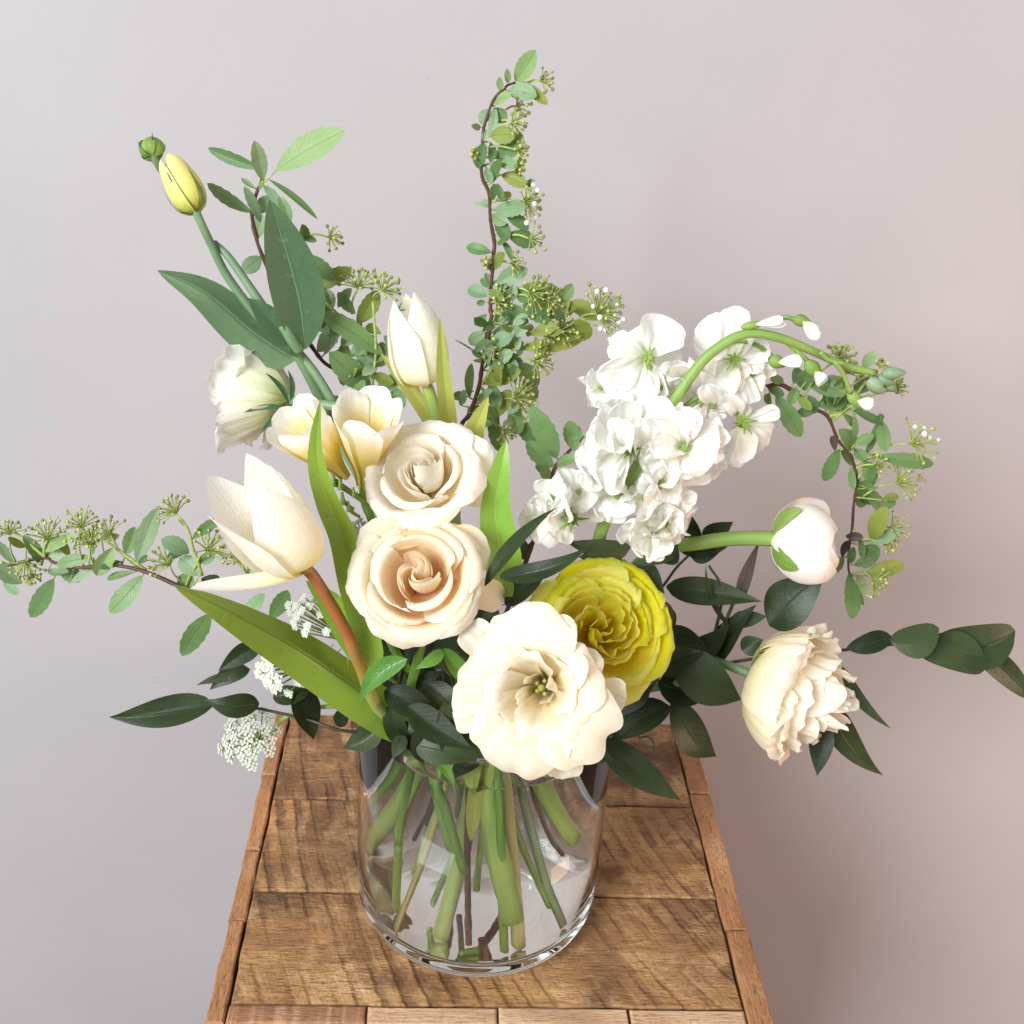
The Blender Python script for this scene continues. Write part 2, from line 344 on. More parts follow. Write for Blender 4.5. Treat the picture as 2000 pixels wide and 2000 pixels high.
def board(name, a0, a1, b0, b1, z0, z1, mat, seed, wob=.0011, bev=.0012, lab=None):
    """a board with slightly uneven, worn edges; its own origin is its middle"""
    rng = random.Random(seed); cx_, cy_ = (a0+a1)/2, (b0+b1)/2
    bm = MB(); na, nb = max(3, int((a1-a0)/.006)+2), max(3, int((b1-b0)/.006)+2)
    na, nb = min(na, 40), min(nb, 34)
    e = bev
    per = []
    xs, ys = np.linspace(a0, a1, na), np.linspace(b0, b1, nb)
    for x in xs: per.append([x, b0])
    for y in ys[1:]: per.append([a1, y])
    for x in xs[::-1][1:]: per.append([x, b1])
    for y in ys[::-1][1:-1]: per.append([a0, y])
    per = np.array(per); n = len(per)
    w = np.array([rng.uniform(-1, 1) for _ in range(n)]); w = (w + np.roll(w,1) + np.roll(w,2))/2
    nrm = np.sign(per - [cx_, cy_]) * (np.isclose(per, [a0,b0]) | np.isclose(per, [a1,b1]))
    per = per + nrm*(w*wob)[:,None]*.6
    inn = per - nrm*(e*(1+.5*w))[:,None]
    rows = [np.c_[per, np.full(n, z0)], np.c_[per, np.full(n, z1-e)], np.c_[inn*.5+per*.5 - nrm*0, np.full(n, z1-e*.3)], np.c_[inn, np.full(n, z1)]]
    G = np.array(rows); G[:,:,0] -= cx_; G[:,:,1] -= cy_
    b = bm.grid(G, 0, closed=True)
    bm.face([b+3*n+i for i in range(n)]); bm.face([b+i for i in range(n)][::-1])
    me = bpy.data.meshes.new(name); me.from_pydata(bm.v, [], bm.f); me.update()
    o = link(name, me, mat, stand); o.location = (cx_-A0, cy_-B0, .65)
    if lab: o['label'] = lab
    return o
D_, M_, L_ = (.125,.052,.021), (.335,.168,.062), (.52,.310,.130)
wm = [wood_mat('board_wood_%s' % w, D_, M_, L_, l, a, 0) for w, a, l in (('back', (.55,.13), .0128), ('middle', (.50,.15), .0112), ('front', (.46,.20), .0124))]
wm_edge = wood_mat('edging_wood', (.17,.070,.028), (.33,.150,.060), (.45,.235,.110), 0, 0, 1)
wm_front = wood_mat('front_wood', (.30,.17,.09), (.50,.31,.17), (.62,.42,.26), 0, 0, 0)
wm_strip = wood_mat('striped_wood', (.20,.085,.04), (.30,.14,.07), (.38,.19,.10), 0, 0, 0, 1, True)
g = .0006; zt = 0.0
bx0, bx1 = -.1057, .1850
rowsb = [.4232, .5048, .5863, .678]
for i in range(3):
    board('plank', bx0+g, bx1-g, rowsb[i]+g, rowsb[i+1]-g, -.022, zt - (.0004, 0, .0006)[i], wm[2-i], 10+i)
for a0, a1, cuts in ((-.1161, -.1057, (.4105, .4815, .5385, .609, .678)), (.1850, .2000, (.4105, .4795, .600, .678))):
    for i in range(len(cuts)-1):
        board('edge_block', a0+(.0002 if a0 < 0 else g), a1-(g if a0 < 0 else .0002), cuts[i]+.0004, cuts[i+1]-.0004, -.024, zt + (.0008, -.0003, .0005, .0002)[i], wm_edge, 30+i+int(a0*100))
fx = (-.1057, -.0290, .0440, .1180, .1850)
for i in range(4):
    board('front_block', fx[i]+.0007, fx[i+1]-.0007, .4105, .4232-.0008, -.026, zt + (.0012, .0006, .0010, .0004)[i], wm_strip if i == 0 else wm_front, 50+i, .0009, .0014)
for name, a0, a1, b0, b1 in (('side_panel', -.114, -.104, .4125, .676), ('side_panel', .188, .198, .4125, .676), ('front_panel', -.104, .188, .4125, .4225), ('back_panel', -.104, .188, .666, .676)):
    board(name, a0, a1, b0, b1, -.65, -.0262, wm_edge, 70)
# ---------------------------------------------------------------- vase and water
def lathe(mb, prof, n=288, mi=0):
    an = np.arange(n)*2*math.pi/n
    mb.grid(np.array([[(r*math.cos(a), r*math.sin(a), z) for a in an] for r, z in prof]), mi, closed=True)
def arc(cx_, cz_, r, a0, a1, n=7): return [(cx_ + r*math.cos(R_(a)), cz_ + r*math.sin(R_(a))) for a in np.linspace(a0, a1, n)]
gm, nt = NM('clear_glass')
gb = nt.nodes.new('ShaderNodeBsdfGlass'); gb.inputs['IOR'].default_value = 1.49; gb.inputs['Roughness'].default_value = 0; gb.inputs[0].default_value = (.993,1,.996,1)
t = nt.nodes.new('ShaderNodeTexCoord'); mp = nt.nodes.new('ShaderNodeMapping'); mp.inputs['Scale'].default_value = (30,30,9); nt.links.new(t.outputs['Object'], mp.inputs[0])
nz = nd(nt, 'ShaderNodeTexNoise', Scale=1.0, Detail=1.0); nt.links.new(mp.outputs[0], nz.inputs[0])
bp = nd(nt, 'ShaderNodeBump', Strength=.06, Distance=.002); nt.links.new(nz.outputs[0], bp.inputs['Height']); nt.links.new(bp.outputs[0], gb.inputs['Normal'])
oo = nt.nodes.new('ShaderNodeOutputMaterial'); nt.links.new(gb.outputs[0], oo.inputs[0])
vase = thing('glass_vase', 'clear glass cylinder vase holding water and flower stems on the wooden stand', 'vase', (0, 0, 0))
TH = .0036; RI = VR - TH
z0 = .0010
outer = [(.0001, z0+.0012), (VR-.022, z0+.0010)] + arc(VR-.011, z0+.011, .011, -90, 0, 9) + [(VR, .05), (VR-.0004, .10), (VR+.0004, VH-.004)]
rim = arc(VR-TH/2, VH-.002, TH/2, 0, 180, 7)
inner = [(RI, .10), (RI, .05), (RI, .019)] + arc(RI-.008, .019, .008, 0, -90, 6)[1:] + [(RI-.030, .0104), (.0001, .0100)]
mb = MB(); lathe(mb, outer + rim + inner)
vb = mb.build('vase_body', gm, vase)
wmm, nt = NM('clear_water')
gb = nt.nodes.new('ShaderNodeBsdfGlass'); gb.inputs['IOR'].default_value = 1.333; gb.inputs['Roughness'].default_value = 0; gb.inputs[0].default_value = (.998,1,.996,1)
t = nt.nodes.new('ShaderNodeTexCoord'); nz = nd(nt, 'ShaderNodeTexNoise', Scale=70.0, Detail=1.0); nt.links.new(t.outputs['Object'], nz.inputs[0])
bp = nd(nt, 'ShaderNodeBump', Strength=.10, Distance=.001); nt.links.new(nz.outputs[0], bp.inputs['Height']); nt.links.new(bp.outputs[0], gb.inputs['Normal'])
oo = nt.nodes.new('ShaderNodeOutputMaterial'); nt.links.new(gb.outputs[0], oo.inputs[0])
e = -.0002
wp = [(.0001, .0100-e), (RI-.030, .0104-e)] + [(r+e*math.cos(0), z-e) for r, z in arc(RI-.008, .019, .008, -90, 0, 6)[:-1]] + [(RI+e, .020), (RI+e, WL+.0016), (RI-.0006, WL+.0011), (RI-.0020, WL+.0003), (RI-.005, WL), (.0001, WL)]
mb = MB(); lathe(mb, wp)
water = mb.build('water', wmm); water['kind'] = 'stuff'; water['label'] = 'clear water filling most of the glass vase around the stems'
# ---------------------------------------------------------------- petals and leaves
class Noise2:
    def __init__(s, rng, n=5, f=3.0):
        s.w = [(rng.uniform(-f, f), rng.uniform(-f, f), rng.uniform(0, 6.28), rng.uniform(.4, 1)) for _ in range(n)]
    def __call__(s, u, v): return sum(a*np.sin(fu*u + fv*v + p) for fu, fv, p, a in s.w)/len(s.w)
def frame(axis, xh=None):
    z = Vector(axis).normalized(); x = Vector(xh) if xh is not None else CR
    x = (x - z*x.dot(z)); x = x.normalized() if x.length > 1e-5 else z.orthogonal().normalized()
    return np.array([x, z.cross(x), z])              # rows: local x, y, z in world
def cam_dir(r, u, b): return (CR*r + CU*u + CB*b).normalized()
def cup(prof, th0, dth, rng, n=15, m=12, top=.3, pw=2.4, spiral=0., ruf=0., rf=5., roll=0., R=1., point=0., narrow=.25, dent=0., crk=0.):
    P = catmull([(r, z, 0) for r, z in prof], 60)
    sarr = np.linspace(0, 1, 60)
    dr, dz = np.gradient(P[:,0]), np.gradient(P[:,1]); L = np.hypot(dr, dz)+1e-9; nr, nz_ = dz/L, -dr/L
    u = np.linspace(-1, 1, n)[None,:]; v = np.linspace(0, 1, m)[:,None]
    sm = 1 - top*np.abs(u)**pw + point*np.maximum(0, 1-np.abs(u)*2.2) - dent*np.exp(-(u/.18)**2)
    ns = Noise2(rng, 6, rf); nb = Noise2(rng, 4, 2.2)
    sm = sm*(1 + ruf*.5*ns(u*1.7, .3))
    s = np.clip(v*sm, 0, 1.15); sc = np.minimum(s, 1)
    ip = lambda a: np.interp(sc.ravel(), sarr, a).reshape(sc.shape)
    r, z, qr, qz = ip(P[:,0]), ip(P[:,1]), ip(nr), ip(nz_)
    ex = s - sc; r = r + ex*(P[-1,0]-P[-2,0])*59; z = z + ex*(P[-1,1]-P[-2,1])*59
    th = th0 + dth*u*(1 - narrow*s)
    d = R*(spiral*u*np.ones_like(v) + ruf*(s**2.2)*ns(u, v*.8)*1.3 + .035*nb(u, v) + roll*np.abs(u)**5*s)
    if crk:
        q1, q2 = rng.uniform(0, 6.28), rng.uniform(0, 6.28)
        d = d + R*crk*s**2*(np.sin(u*11 + q1 + 2*ns(u, v)) + .7*np.sin(u*19 + q2 + 3*v))
    r = r + qr*d; z = z + qz*d
    return np.stack([r*np.cos(th), r*np.sin(th), z], -1)
def petal_obj(root, P, Cn, F, mat, name='petal', lab=None):
    mb = MB(); mb.grid(P.reshape(-1,3).dot(F).reshape(P.shape) + np.array(Cn)); o = mb.build(name, mat, root)
    if lab: o['label'] = lab
    return o
SH = {'leaf': (.75, .85), 'smilax': (.62, 1.12), 'spirea': (.80, .66), 'clasp': (.36, .80), 'oval': (.60, .62), 'strap': (.25, .8), 'petal': (.75, .28), 'petalp': (.6, .55), 'round': (.55, .42), 'needle': (.3, .9)}
def outline(v, kind):
    a, b = SH[kind]; w = v**a*(1-v)**b; vm = a/(a+b); return w/(vm**a*(1-vm)**b)
def blade(root, name, mat, base, tip, wpx, Y0, Y1=None, kind='leaf', bend=0., side=0., fold=.0, tx=0., ty=0., ruf=0., crk=0., mids=None, rng=None, n=None, m=7, serr=0., cupx=0., lab=None, twist=0., wmid=None, water=False):
    """a leaf or petal from base to tip (pixels of the photograph, set at depth Y), faces turned towards the camera and tilted by tx, ty"""
    rng = rng or random.Random(int(base[0]*7+base[1]*13+tip[0]*3)); Y1 = Y0 if Y1 is None else Y1
    n = n or 13
    pts = [base] + list(mids or []) + [tip]
    k = len(pts)-1
    f_ = in_water if water else W
    P3 = [np.array(f_(p[0], p[1], Y0 + (Y1-Y0)*i/k)) for i, p in enumerate(pts)]
    Pc = catmull(P3, n)
    Lg = np.linalg.norm(P3[-1]-P3[0]); c = Vector(Pc[n//2])
    nn = ((CAM-c).normalized() + CR*tx + CU*ty).normalized()
    T = np.gradient(Pc, axis=0); T /= np.linalg.norm(T, axis=1)[:,None]+1e-12
    v = np.linspace(0, 1, n); ve = np.clip(v, .004, .999)
    hw = wpx*pxm(c)/2*outline(ve, kind)
    if kind != 'strap': hw[0] = min(hw[0], .0006)
    x = np.linspace(-1, 1, m)
    N0 = np.array(nn); rows = []
    ns = Noise2(rng, 5, 6.); q1, q2 = rng.uniform(0,6.28), rng.uniform(0,6.28)
    for i in range(n):
        N = N0 - T[i]*N0.dot(T[i]); N /= np.linalg.norm(N); B = np.cross(T[i], N)
        a = twist*(v[i]-.5); N, B = N*math.cos(a)+B*math.sin(a), B*math.cos(a)-N*math.sin(a)
        ctr = Pc[i] + N*bend*Lg*4*v[i]*(1-v[i]) + B*side*Lg*4*v[i]*(1-v[i])
        h = hw[i]
        if serr and v[i] > .35: h = h*(1 + serr*(1 if i % 2 else -1))
        off = fold*np.abs(x)*h + cupx*x*x*h + ruf*h*(np.abs(x)**1.5)*ns(x*.8, v[i]*1.2)*1.6 + ruf*.5*h*ns(x*1.2+3, v[i]*1.5)
        if crk: off = off + crk*h*v[i]**.7*(np.sin(x*7 + q1 + 2.5*ns(x, v[i])) + .6*np.sin(x*13 + q2 + 5*v[i]))
        rows.append(ctr + np.outer(x*h, B) + np.outer(off, N))
    mb = MB(); mb.grid(np.array(rows)); o = mb.build(name, mat, root)
    if lab: o['label'] = lab
    return o
# ---------------------------------------------------------------- plant materials
PM = {
 'rose_cream': petal_mat('cream_rose_petal', [(0,(.95,.82,.55)), (.5,(.955,.90,.74)), (.85,(.955,.92,.84)), (1,(.93,.88,.78))], .50),
 'rose_peach': petal_mat('peach_rose_petal', [(0,(.94,.69,.38)), (.5,(.95,.81,.56)), (.85,(.95,.88,.71)), (1,(.94,.89,.78))], .50),
 'lis': petal_mat('cream_lisianthus_petal', [(0,(.50,.50,.08)), (.22,(.82,.72,.28)), (.45,(.93,.84,.58)), (1,(.95,.89,.77))], .48),
 'lis_pale': petal_mat('pale_lisianthus_petal', [(0,(.62,.66,.20)), (.3,(.90,.84,.50)), (.6,(.95,.89,.70)), (1,(.95,.91,.80))], .5),
 'lis_white': petal_mat('white_lisianthus_petal', [(0,(.60,.70,.22)), (.35,(.86,.87,.56)), (.65,(.93,.91,.80)), (1,(.93,.92,.87))], .48),
 'yellow': petal_mat('yellow_petal', [(0,(.92,.74,.03)), (.45,(.94,.83,.04)), (.8,(.88,.84,.08)), (1,(.76,.80,.16))], .6, .6, .3),
 'tulip': petal_mat('white_tulip_petal', [(0,(.88,.76,.04)), (.13,(.93,.86,.34)), (.34,(.955,.91,.72)), (1,(.955,.93,.86))], .45, .42, .6),
 'freesia': petal_mat('freesia_petal', [(0,(.56,.50,.03)), (.50,(.82,.66,.07)), (.72,(.93,.82,.46)), (.88,(.94,.92,.85)), (1,(.94,.93,.89))], .42),
 'stock': petal_mat('white_stock_petal', [(0,(.72,.80,.36)), (.22,(.93,.93,.84)), (1,(.95,.94,.92))], .45, .6, .6),
 'ran': petal_mat('white_ranunculus_petal', [(0,(.84,.86,.58)), (.3,(.94,.92,.85)), (1,(.94,.90,.85))], .42),
 'bud': petal_mat('yellow_green_bud_petal', [(0,(.45,.55,.06)), (.4,(.78,.74,.20)), (1,(.90,.82,.36))], .3),
}
LM = {
 'spirea': leaf_mat('spirea_leaf', (.165,.265,.135), (.290,.390,.225), (.32,.42,.25), .5, .20, .35, (.22,.36,.06), 70, (.24,.34,.20)),
 'spirea_light': leaf_mat('light_spirea_leaf', (.20,.31,.12), (.27,.38,.16), (.32,.43,.20), .5, .22, .3, (.26,.42,.07), 70),
 'spirea_olive': leaf_mat('olive_spirea_leaf', (.17,.23,.045), (.27,.31,.07), (.30,.34,.10), .5, .25, .3, (.30,.36,.03), 70),
 'spirea_green': leaf_mat('green_spirea_leaf', (.085,.165,.055), (.165,.265,.100), (.17,.26,.11), .45, .2, .4, (.18,.34,.03), 70),
 'smilax': leaf_mat('dark_smilax_leaf', (.011,.021,.006), (.036,.055,.017), (.055,.076,.030), .42, .07, .28, (.05,.09,.012), 45, (.034,.048,.020), .022, .22),
 'smilax_green': leaf_mat('bright_smilax_leaf', (.07,.19,.025), (.12,.27,.04), (.14,.28,.06), .3, .22, .5, (.14,.36,.02), 45, None, .02, .25),
 'smilax_brown': leaf_mat('brown_smilax_leaf', (.055,.042,.035), (.085,.066,.055), (.08,.06,.05), .4, .1, .35, (.1,.07,.03), 45, None, .02, .2),
 'tulip': leaf_mat('tulip_leaf', (.105,.215,.028), (.190,.310,.038), (.22,.34,.06), .36, .25, .45, (.32,.42,.02), 22, None, .03, .0),
 'tulip_light': leaf_mat('light_tulip_leaf', (.17,.36,.045), (.27,.44,.06), (.28,.46,.09), .36, .25, .4, (.32,.52,.03), 22, None, .03, .0),
 'tulip_pale': leaf_mat('pale_tulip_leaf', (.34,.38,.08), (.44,.44,.10), (.45,.47,.14), .4, .25, .4, (.46,.46,.05), 22, None, .03, .0),
 'lis_leaf': leaf_mat('lisianthus_leaf', (.052,.110,.045), (.120,.190,.085), (.22,.31,.17), .42, .1, .45, (.10,.22,.04), 28, None, .022, .15),
 'sepal': leaf_mat('green_sepal', (.16,.27,.05), (.30,.42,.10), (.3,.42,.12), .5, .2, .3, (.3,.42,.05), 90),
 'sepal_dark': leaf_mat('dark_green_sepal', (.035,.10,.055), (.07,.15,.08), (.1,.2,.1), .45, .1, .4, (.08,.2,.04), 90),
}
def tulip_stem_mat():
    m, nt = NM('red_to_green_tulip_stem'); t, s_ = uvsep(nt)
    n1 = nd(nt, 'ShaderNodeTexNoise', Scale=60.0, Detail=3.0); nt.links.new(t.outputs['Object'], n1.inputs[0])
    c = ramp(nt, [(0, (.40,.30,.05)), (.04, (.30,.10,.025)), (.20, (.34,.12,.03)), (.34, (.30,.26,.06)), (.42, (.26,.35,.09)), (1, (.36,.44,.14))], m_op(nt, 'ADD', s_.outputs[1], m_op(nt, 'MULTIPLY', m_op(nt, 'SUBTRACT', n1.outputs[0], .5), .08)))
    finish(nt, c, .45, 0, None, n1.outputs[0], .2, .0004, .4); return m
SM = {
 'green': stem_mat('green_stem', (.07,.18,.022), (.17,.31,.045)),
 'bright': stem_mat('bright_green_stem', (.15,.25,.045), (.24,.35,.085)),
 'pale': stem_mat('pale_green_stem', (.20,.32,.06), (.34,.45,.12)),
 'cream': stem_mat('cream_stem', (.36,.38,.13), (.48,.42,.18)),
 'pink': stem_mat('pinkish_green_stem', (.42,.36,.16), (.50,.46,.22)),
 'grey': stem_mat('grey_green_stem', (.10,.19,.09), (.19,.28,.14)),
 'tan': stem_mat('tan_stem', (.34,.30,.10), (.50,.42,.18)),
 'brown': stem_mat('brown_twig', (.050,.020,.014), (.115,.045,.028), .55),
 'dark': stem_mat('dark_stem', (.025,.030,.014), (.050,.052,.026), .45),
 'red': tulip_stem_mat(),
 'bud': plain_mat('green_flower_bud', (.42,.46,.12), .5, .15),
 'budw': plain_mat('white_flower_bud', (.80,.80,.70), .6, .2),
 'budd': plain_mat('olive_flower_bud', (.22,.22,.07), .5),
 'stalk': plain_mat('yellow_green_stalk', (.36,.43,.12), .5, .15),
 'lace': plain_mat('white_lace_floret', (.60,.62,.51), .65, .2, .2, .08),
 'stamen': plain_mat('orange_stamen', (.70,.36,.02), .6),
 'pistil': plain_mat('green_pistil', (.25,.30,.05), .5),
}
NECK = Vector((-.006, -.014, .128))
def jit(rng, s=.010): return NECK + Vector((rng.uniform(-s, s), rng.uniform(-s*.8, s*.8), rng.uniform(-.006, .012)))
def wp_list(pts, Y0, Y1=None):
    Y1 = Y0 if Y1 is None else Y1; n = max(1, len(pts)-1)
    return [in_water(*C('k', *p), Y0 + (Y1-Y0)*i/n) for i, p in enumerate(pts)]
def flower_stem(root, mat, head, axis, rng, foot, r, Yf=(-.02, -.02), mids=(), name='stem', neck=None, rf=None, lead=.03, cut=.5):
    pts = [head] + ([head - axis*lead] if lead else []) + list(mids) + [neck or jit(rng)] + wp_list(foot, *Yf)
    return tube(root, name, mat, pts, r, rf or r, seg=10, n=len(pts)*7, bump=.05, cut=cut, rng=rng)
# ---------------------------------------------------------------- flower heads
def layered(root, base, axis, R, prof, layers, mats, rng, xh=None, twist=2.4):
    """whorls of overlapping petals round an axis; each petal one mesh"""
    F = frame(axis, xh); th = rng.uniform(0, 6.28)
    for L in layers:
        n, k = L['n'], L['k']
        th += twist
        for i in range(n):
            kk = k + rng.uniform(-1, 1)*L.get('kv', .04)
            sc = 1 + rng.uniform(-1, 1)*L.get('sv', .05)
            P = cup([(r*R*sc, z*R*sc) for r, z in prof(kk)], th + 6.283*i/n + rng.uniform(-.12, .12), L['d']*(1+rng.uniform(-.1,.1)), rng,
                    n=L.get('nu', 15), m=L.get('nv', 12), crk=L.get('crk', 0), top=L.get('top', .25), pw=L.get('pw', 2.6), spiral=L.get('sp', .06), ruf=L.get('ruf', .03), rf=L.get('rf', 4.5),
                    roll=L.get('roll', 0), R=R, point=L.get('pt', 0), narrow=L.get('nw', .2), dent=L.get('dent', 0))
            petal_obj(root, P, base, F, mats[L.get('m', 0)])
def rose_prof(k):
    p = [(.05, 0), (.17+.40*k, .30-.12*k), (.215+.56*k, .66-.12*k), (.17+.74*k, .97-.24*k)]
    if k > .3: p += [(.17+.74*k+.10*k, .97-.24*k-.03*k), (.17+.74*k+.15*k, .97-.24*k-.13*k)]
    return p
def sepals(root, base, axis, R, n, rng, mat, L=.5, w=.30, out=.6, name='sepal'):
    F = frame(axis)
    for i in range(n):
        P = cup([(.03*R, -.02*R), (.18*R, .02*R), ((.18+out*.45)*R, L*.45*R), ((.18+out)*R, L*R)], 6.283*i/n + rng.uniform(-.2, .2), w*2.2, rng, n=5, m=9, top=.85, pw=1.0, R=R, narrow=.75)
        petal_obj(root, P, base, F, mat, name)
def rose(label, c, Y, Rpx, ax, mats, seed, foot, stemmat, layers, fY=(-.02,-.02), prof=rose_prof, hc=.62, cat='rose', name='rose', group='cream roses in the bouquet', srad=.0024, neck=None, sep=True, mids=(), sepkw=None):
    rng = random.Random(seed); P = W(*c, Y); R = Rpx*pxm(P); axis = cam_dir(*ax)
    base = P - axis*hc*R
    root = thing(name, label, cat, base, group)
    layered(root, base, axis, R, prof, layers, mats, rng)
    if sep: sepals(root, base, axis, R, 5, rng, LM['sepal'], **(sepkw or dict(L=.1, out=.5)))
    flower_stem(root, stemmat, base + axis*.02*R, axis, rng, foot, srad, fY, mids=mids, neck=neck)
    return root, base, axis, R
def lis_prof(k):
    return [(.05, 0), (.20, .24), (.33+.06*k, .60), (.44+.26*k, .96-.10*k), (.50+.46*k, 1.10-.30*k), (.53+.62*k, 1.10-.48*k)]
def yel_prof(k):
    p = [(.05, 0), (.12+.5*k, .30-.10*k), (.14+.74*k, .60-.10*k), (.12+.86*k, .84-.22*k)]
    if k > .6: p.append((.12+.95*k, .82-.34*k))
    return p
def tulip_prof(k):
    return [(.10, 0), (.40+.05*k, .14), (.52+.16*k, .52), (.46+.36*k, 1.0), (.34+.62*k, 1.38), (.22+.84*k, 1.62)]
def ran_prof(k):
    return [(.10, 0), (.62, .16), (.92+.08*k, .66), (.74+.24*k, 1.22), (.34+.42*k, 1.55-.1*k)]
# --- roses
rr, rb_, ra_, rR = rose('cream white rose with a tight spiral centre, above the peach rose', (822,922), -.062, 112, (-.18,.46,.88), [PM['rose_cream']], 5, [(1080,760),(1100,1280),(1105,1600)], SM['green'], [
  dict(n=3, k=-.165, d=1.7, top=.05, pw=4, sp=.05, kv=.008, ruf=.010, sv=.02), dict(n=3, k=-.135, d=1.6, pw=4, top=.06, sp=.05, kv=.02, ruf=.015), dict(n=3, k=-.11, d=1.5, top=.10, pw=3, sp=.05, kv=.02, ruf=.02), dict(n=3, k=-.03, d=1.4, top=.12, pw=3, sp=.06, kv=.02, ruf=.02), dict(n=3, k=.07, d=1.35, top=.14, pw=3, sp=.06, kv=.03, ruf=.02), dict(n=3, k=.17, d=1.3, top=.15, pw=3, sp=.07, kv=.03, ruf=.025),
  dict(n=3, k=.30, d=1.3, top=.22, sp=.07, kv=.04, roll=.05, ruf=.03, pt=.03, crk=.004), dict(n=3, k=.66, d=1.35, top=.24, sp=.05, kv=.06, ruf=.04, roll=.08, pt=.06, crk=.006, nu=21), dict(n=4, k=.95, d=1.1, top=.26, sp=.05, kv=.06, pt=.10, ruf=.06, roll=.12, crk=.010, nu=21), dict(n=4, k=1.10, d=.9, top=.28, sp=.05, kv=.08, pt=.12, ruf=.07, roll=.12, crk=.014, nu=21)], fY=(-.05,-.05), hc=.66)
for b2, t2, w2, y_ in (((880,930),(952,862),90,-.052), ((880,960),(966,918),110,-.05)):
    blade(rr, 'petal', PM['rose_cream'], b2, t2, w2, -.055, y_, 'petalp', bend=.12, cupx=-.3, ruf=.1, crk=.03, n=14, m=13, tx=.2)
rr, rb_, ra_, rR = rose('peach cream rose with a half open folded centre, below the cream white rose', (816,1126), -.098, 124, (-.06,.34,1), [PM['rose_peach']], 27, [(405,600),(412,900),(425,1290)], SM['green'], [
  dict(n=2, k=-.22, d=1.9, top=.10, sp=.10, kv=.03, ruf=.04, sv=.08), dict(n=3, k=-.10, d=1.5, top=.14, sp=.12, kv=.04, ruf=.05, sv=.06), dict(n=3, k=.03, d=1.4, top=.16, sp=.12, kv=.05, ruf=.04, sv=.05), dict(n=3, k=.16, d=1.3, top=.18, sp=.09, kv=.05, ruf=.03),
  dict(n=3, k=.50, d=1.4, top=.2, sp=.05, kv=.04, ruf=.03, crk=.003, nu=21), dict(n=4, k=.74, d=1.2, top=.22, sp=.05, kv=.05, ruf=.04, roll=.06, crk=.006, nu=21), dict(n=4, k=.92, d=1.1, top=.22, sp=.05, kv=.05, ruf=.05, roll=.08, pt=.05, crk=.008, nu=21), dict(n=5, k=1.06, d=.9, top=.26, sp=.05, kv=.06, pt=.08, ruf=.06, crk=.012, nu=21)], fY=(-.03,-.03), neck=W(766,1500,-.035))
for b2, t2, w2, y_ in (((790,1090),(704,1032),110,-.085), ((850,1080),(958,1078),110,-.082), ((830,1060),(800,1006),130,-.080), ((900,1150),(985,1170),66,-.075)):
    blade(rr, 'petal', PM['rose_peach'], b2, t2, w2, -.085, y_, 'petalp', bend=.10, cupx=.2, ruf=.1, crk=.02, n=14, m=13)
# --- lisianthus
LG = 'lisianthus flowers in the bouquet'
lay = [dict(n=4, k=.12, d=1.25, top=.24, sp=.09, ruf=.09, kv=.14, sv=.08, rf=6, crk=.012, nu=33, nv=18), dict(n=4, k=.42, d=1.25, top=.24, sp=.08, ruf=.13, kv=.16, sv=.08, rf=7, crk=.016, nu=33, nv=18), dict(n=4, k=.74, d=1.15, top=.26, sp=.06, ruf=.18, kv=.16, rf=8, sv=.10, crk=.020, nu=33, nv=18), dict(n=5, k=1.02, d=1.0, top=.28, sp=.05, ruf=.20, kv=.16, sv=.14, rf=8, crk=.024, nu=33, nv=18)]
r_, b_, a_, R1 = rose('open cream lisianthus with a green throat, hanging over the front rim of the vase', (1050,1348), -.128, 140, (-.22,.04,1), [PM['lis']], 21, [(1110,600),(1130,760),(1175,1100),(1180,1610)], SM['cream'], lay, prof=lis_prof, hc=.80, cat='lisianthus', name='lisianthus', group=LG, fY=(-.035,-.045), srad=.0029, sep=False)
F = frame(a_); p0 = np.array(b_)
for t_ in range(5):
    an = t_*1.26; d = (F[0]*math.cos(an) + F[1]*math.sin(an))*.10*R1
    mb = MB(); tube_into(mb, [p0 + d*.2 + F[2]*.05*R1, p0 + d*.6 + F[2]*.25*R1, p0 + d*.9 + F[2]*.42*R1], .0005, .0004, seg=5); ball_into(mb, p0 + d*.95 + F[2]*.44*R1, .0011, 1); mb.build('stamen', [SM['pistil'], SM['tan']], r_)
for th_, sc_ in ((.4,.74),(2.3,.66),(3.6,.78),(5.2,.62)):       # small inner petals standing in the throat
    P = cup([(r*R1*sc_, z*R1*sc_*1.25) for r, z in lis_prof(-.35)], th_, .62, random.Random(int(th_*10)), n=13, m=12, top=.45, R=R1, ruf=.10, crk=.015)
    petal_obj(r_, P, b_, F, PM['lis'])
mb = MB(); tube_into(mb, [p0, p0 + F[2]*.30*R1, p0 + F[2]*.52*R1], .0024, .0014, seg=8); ball_into(mb, p0 + F[2]*.52*R1, .0018); mb.build('pistil', SM['pistil'], r_)
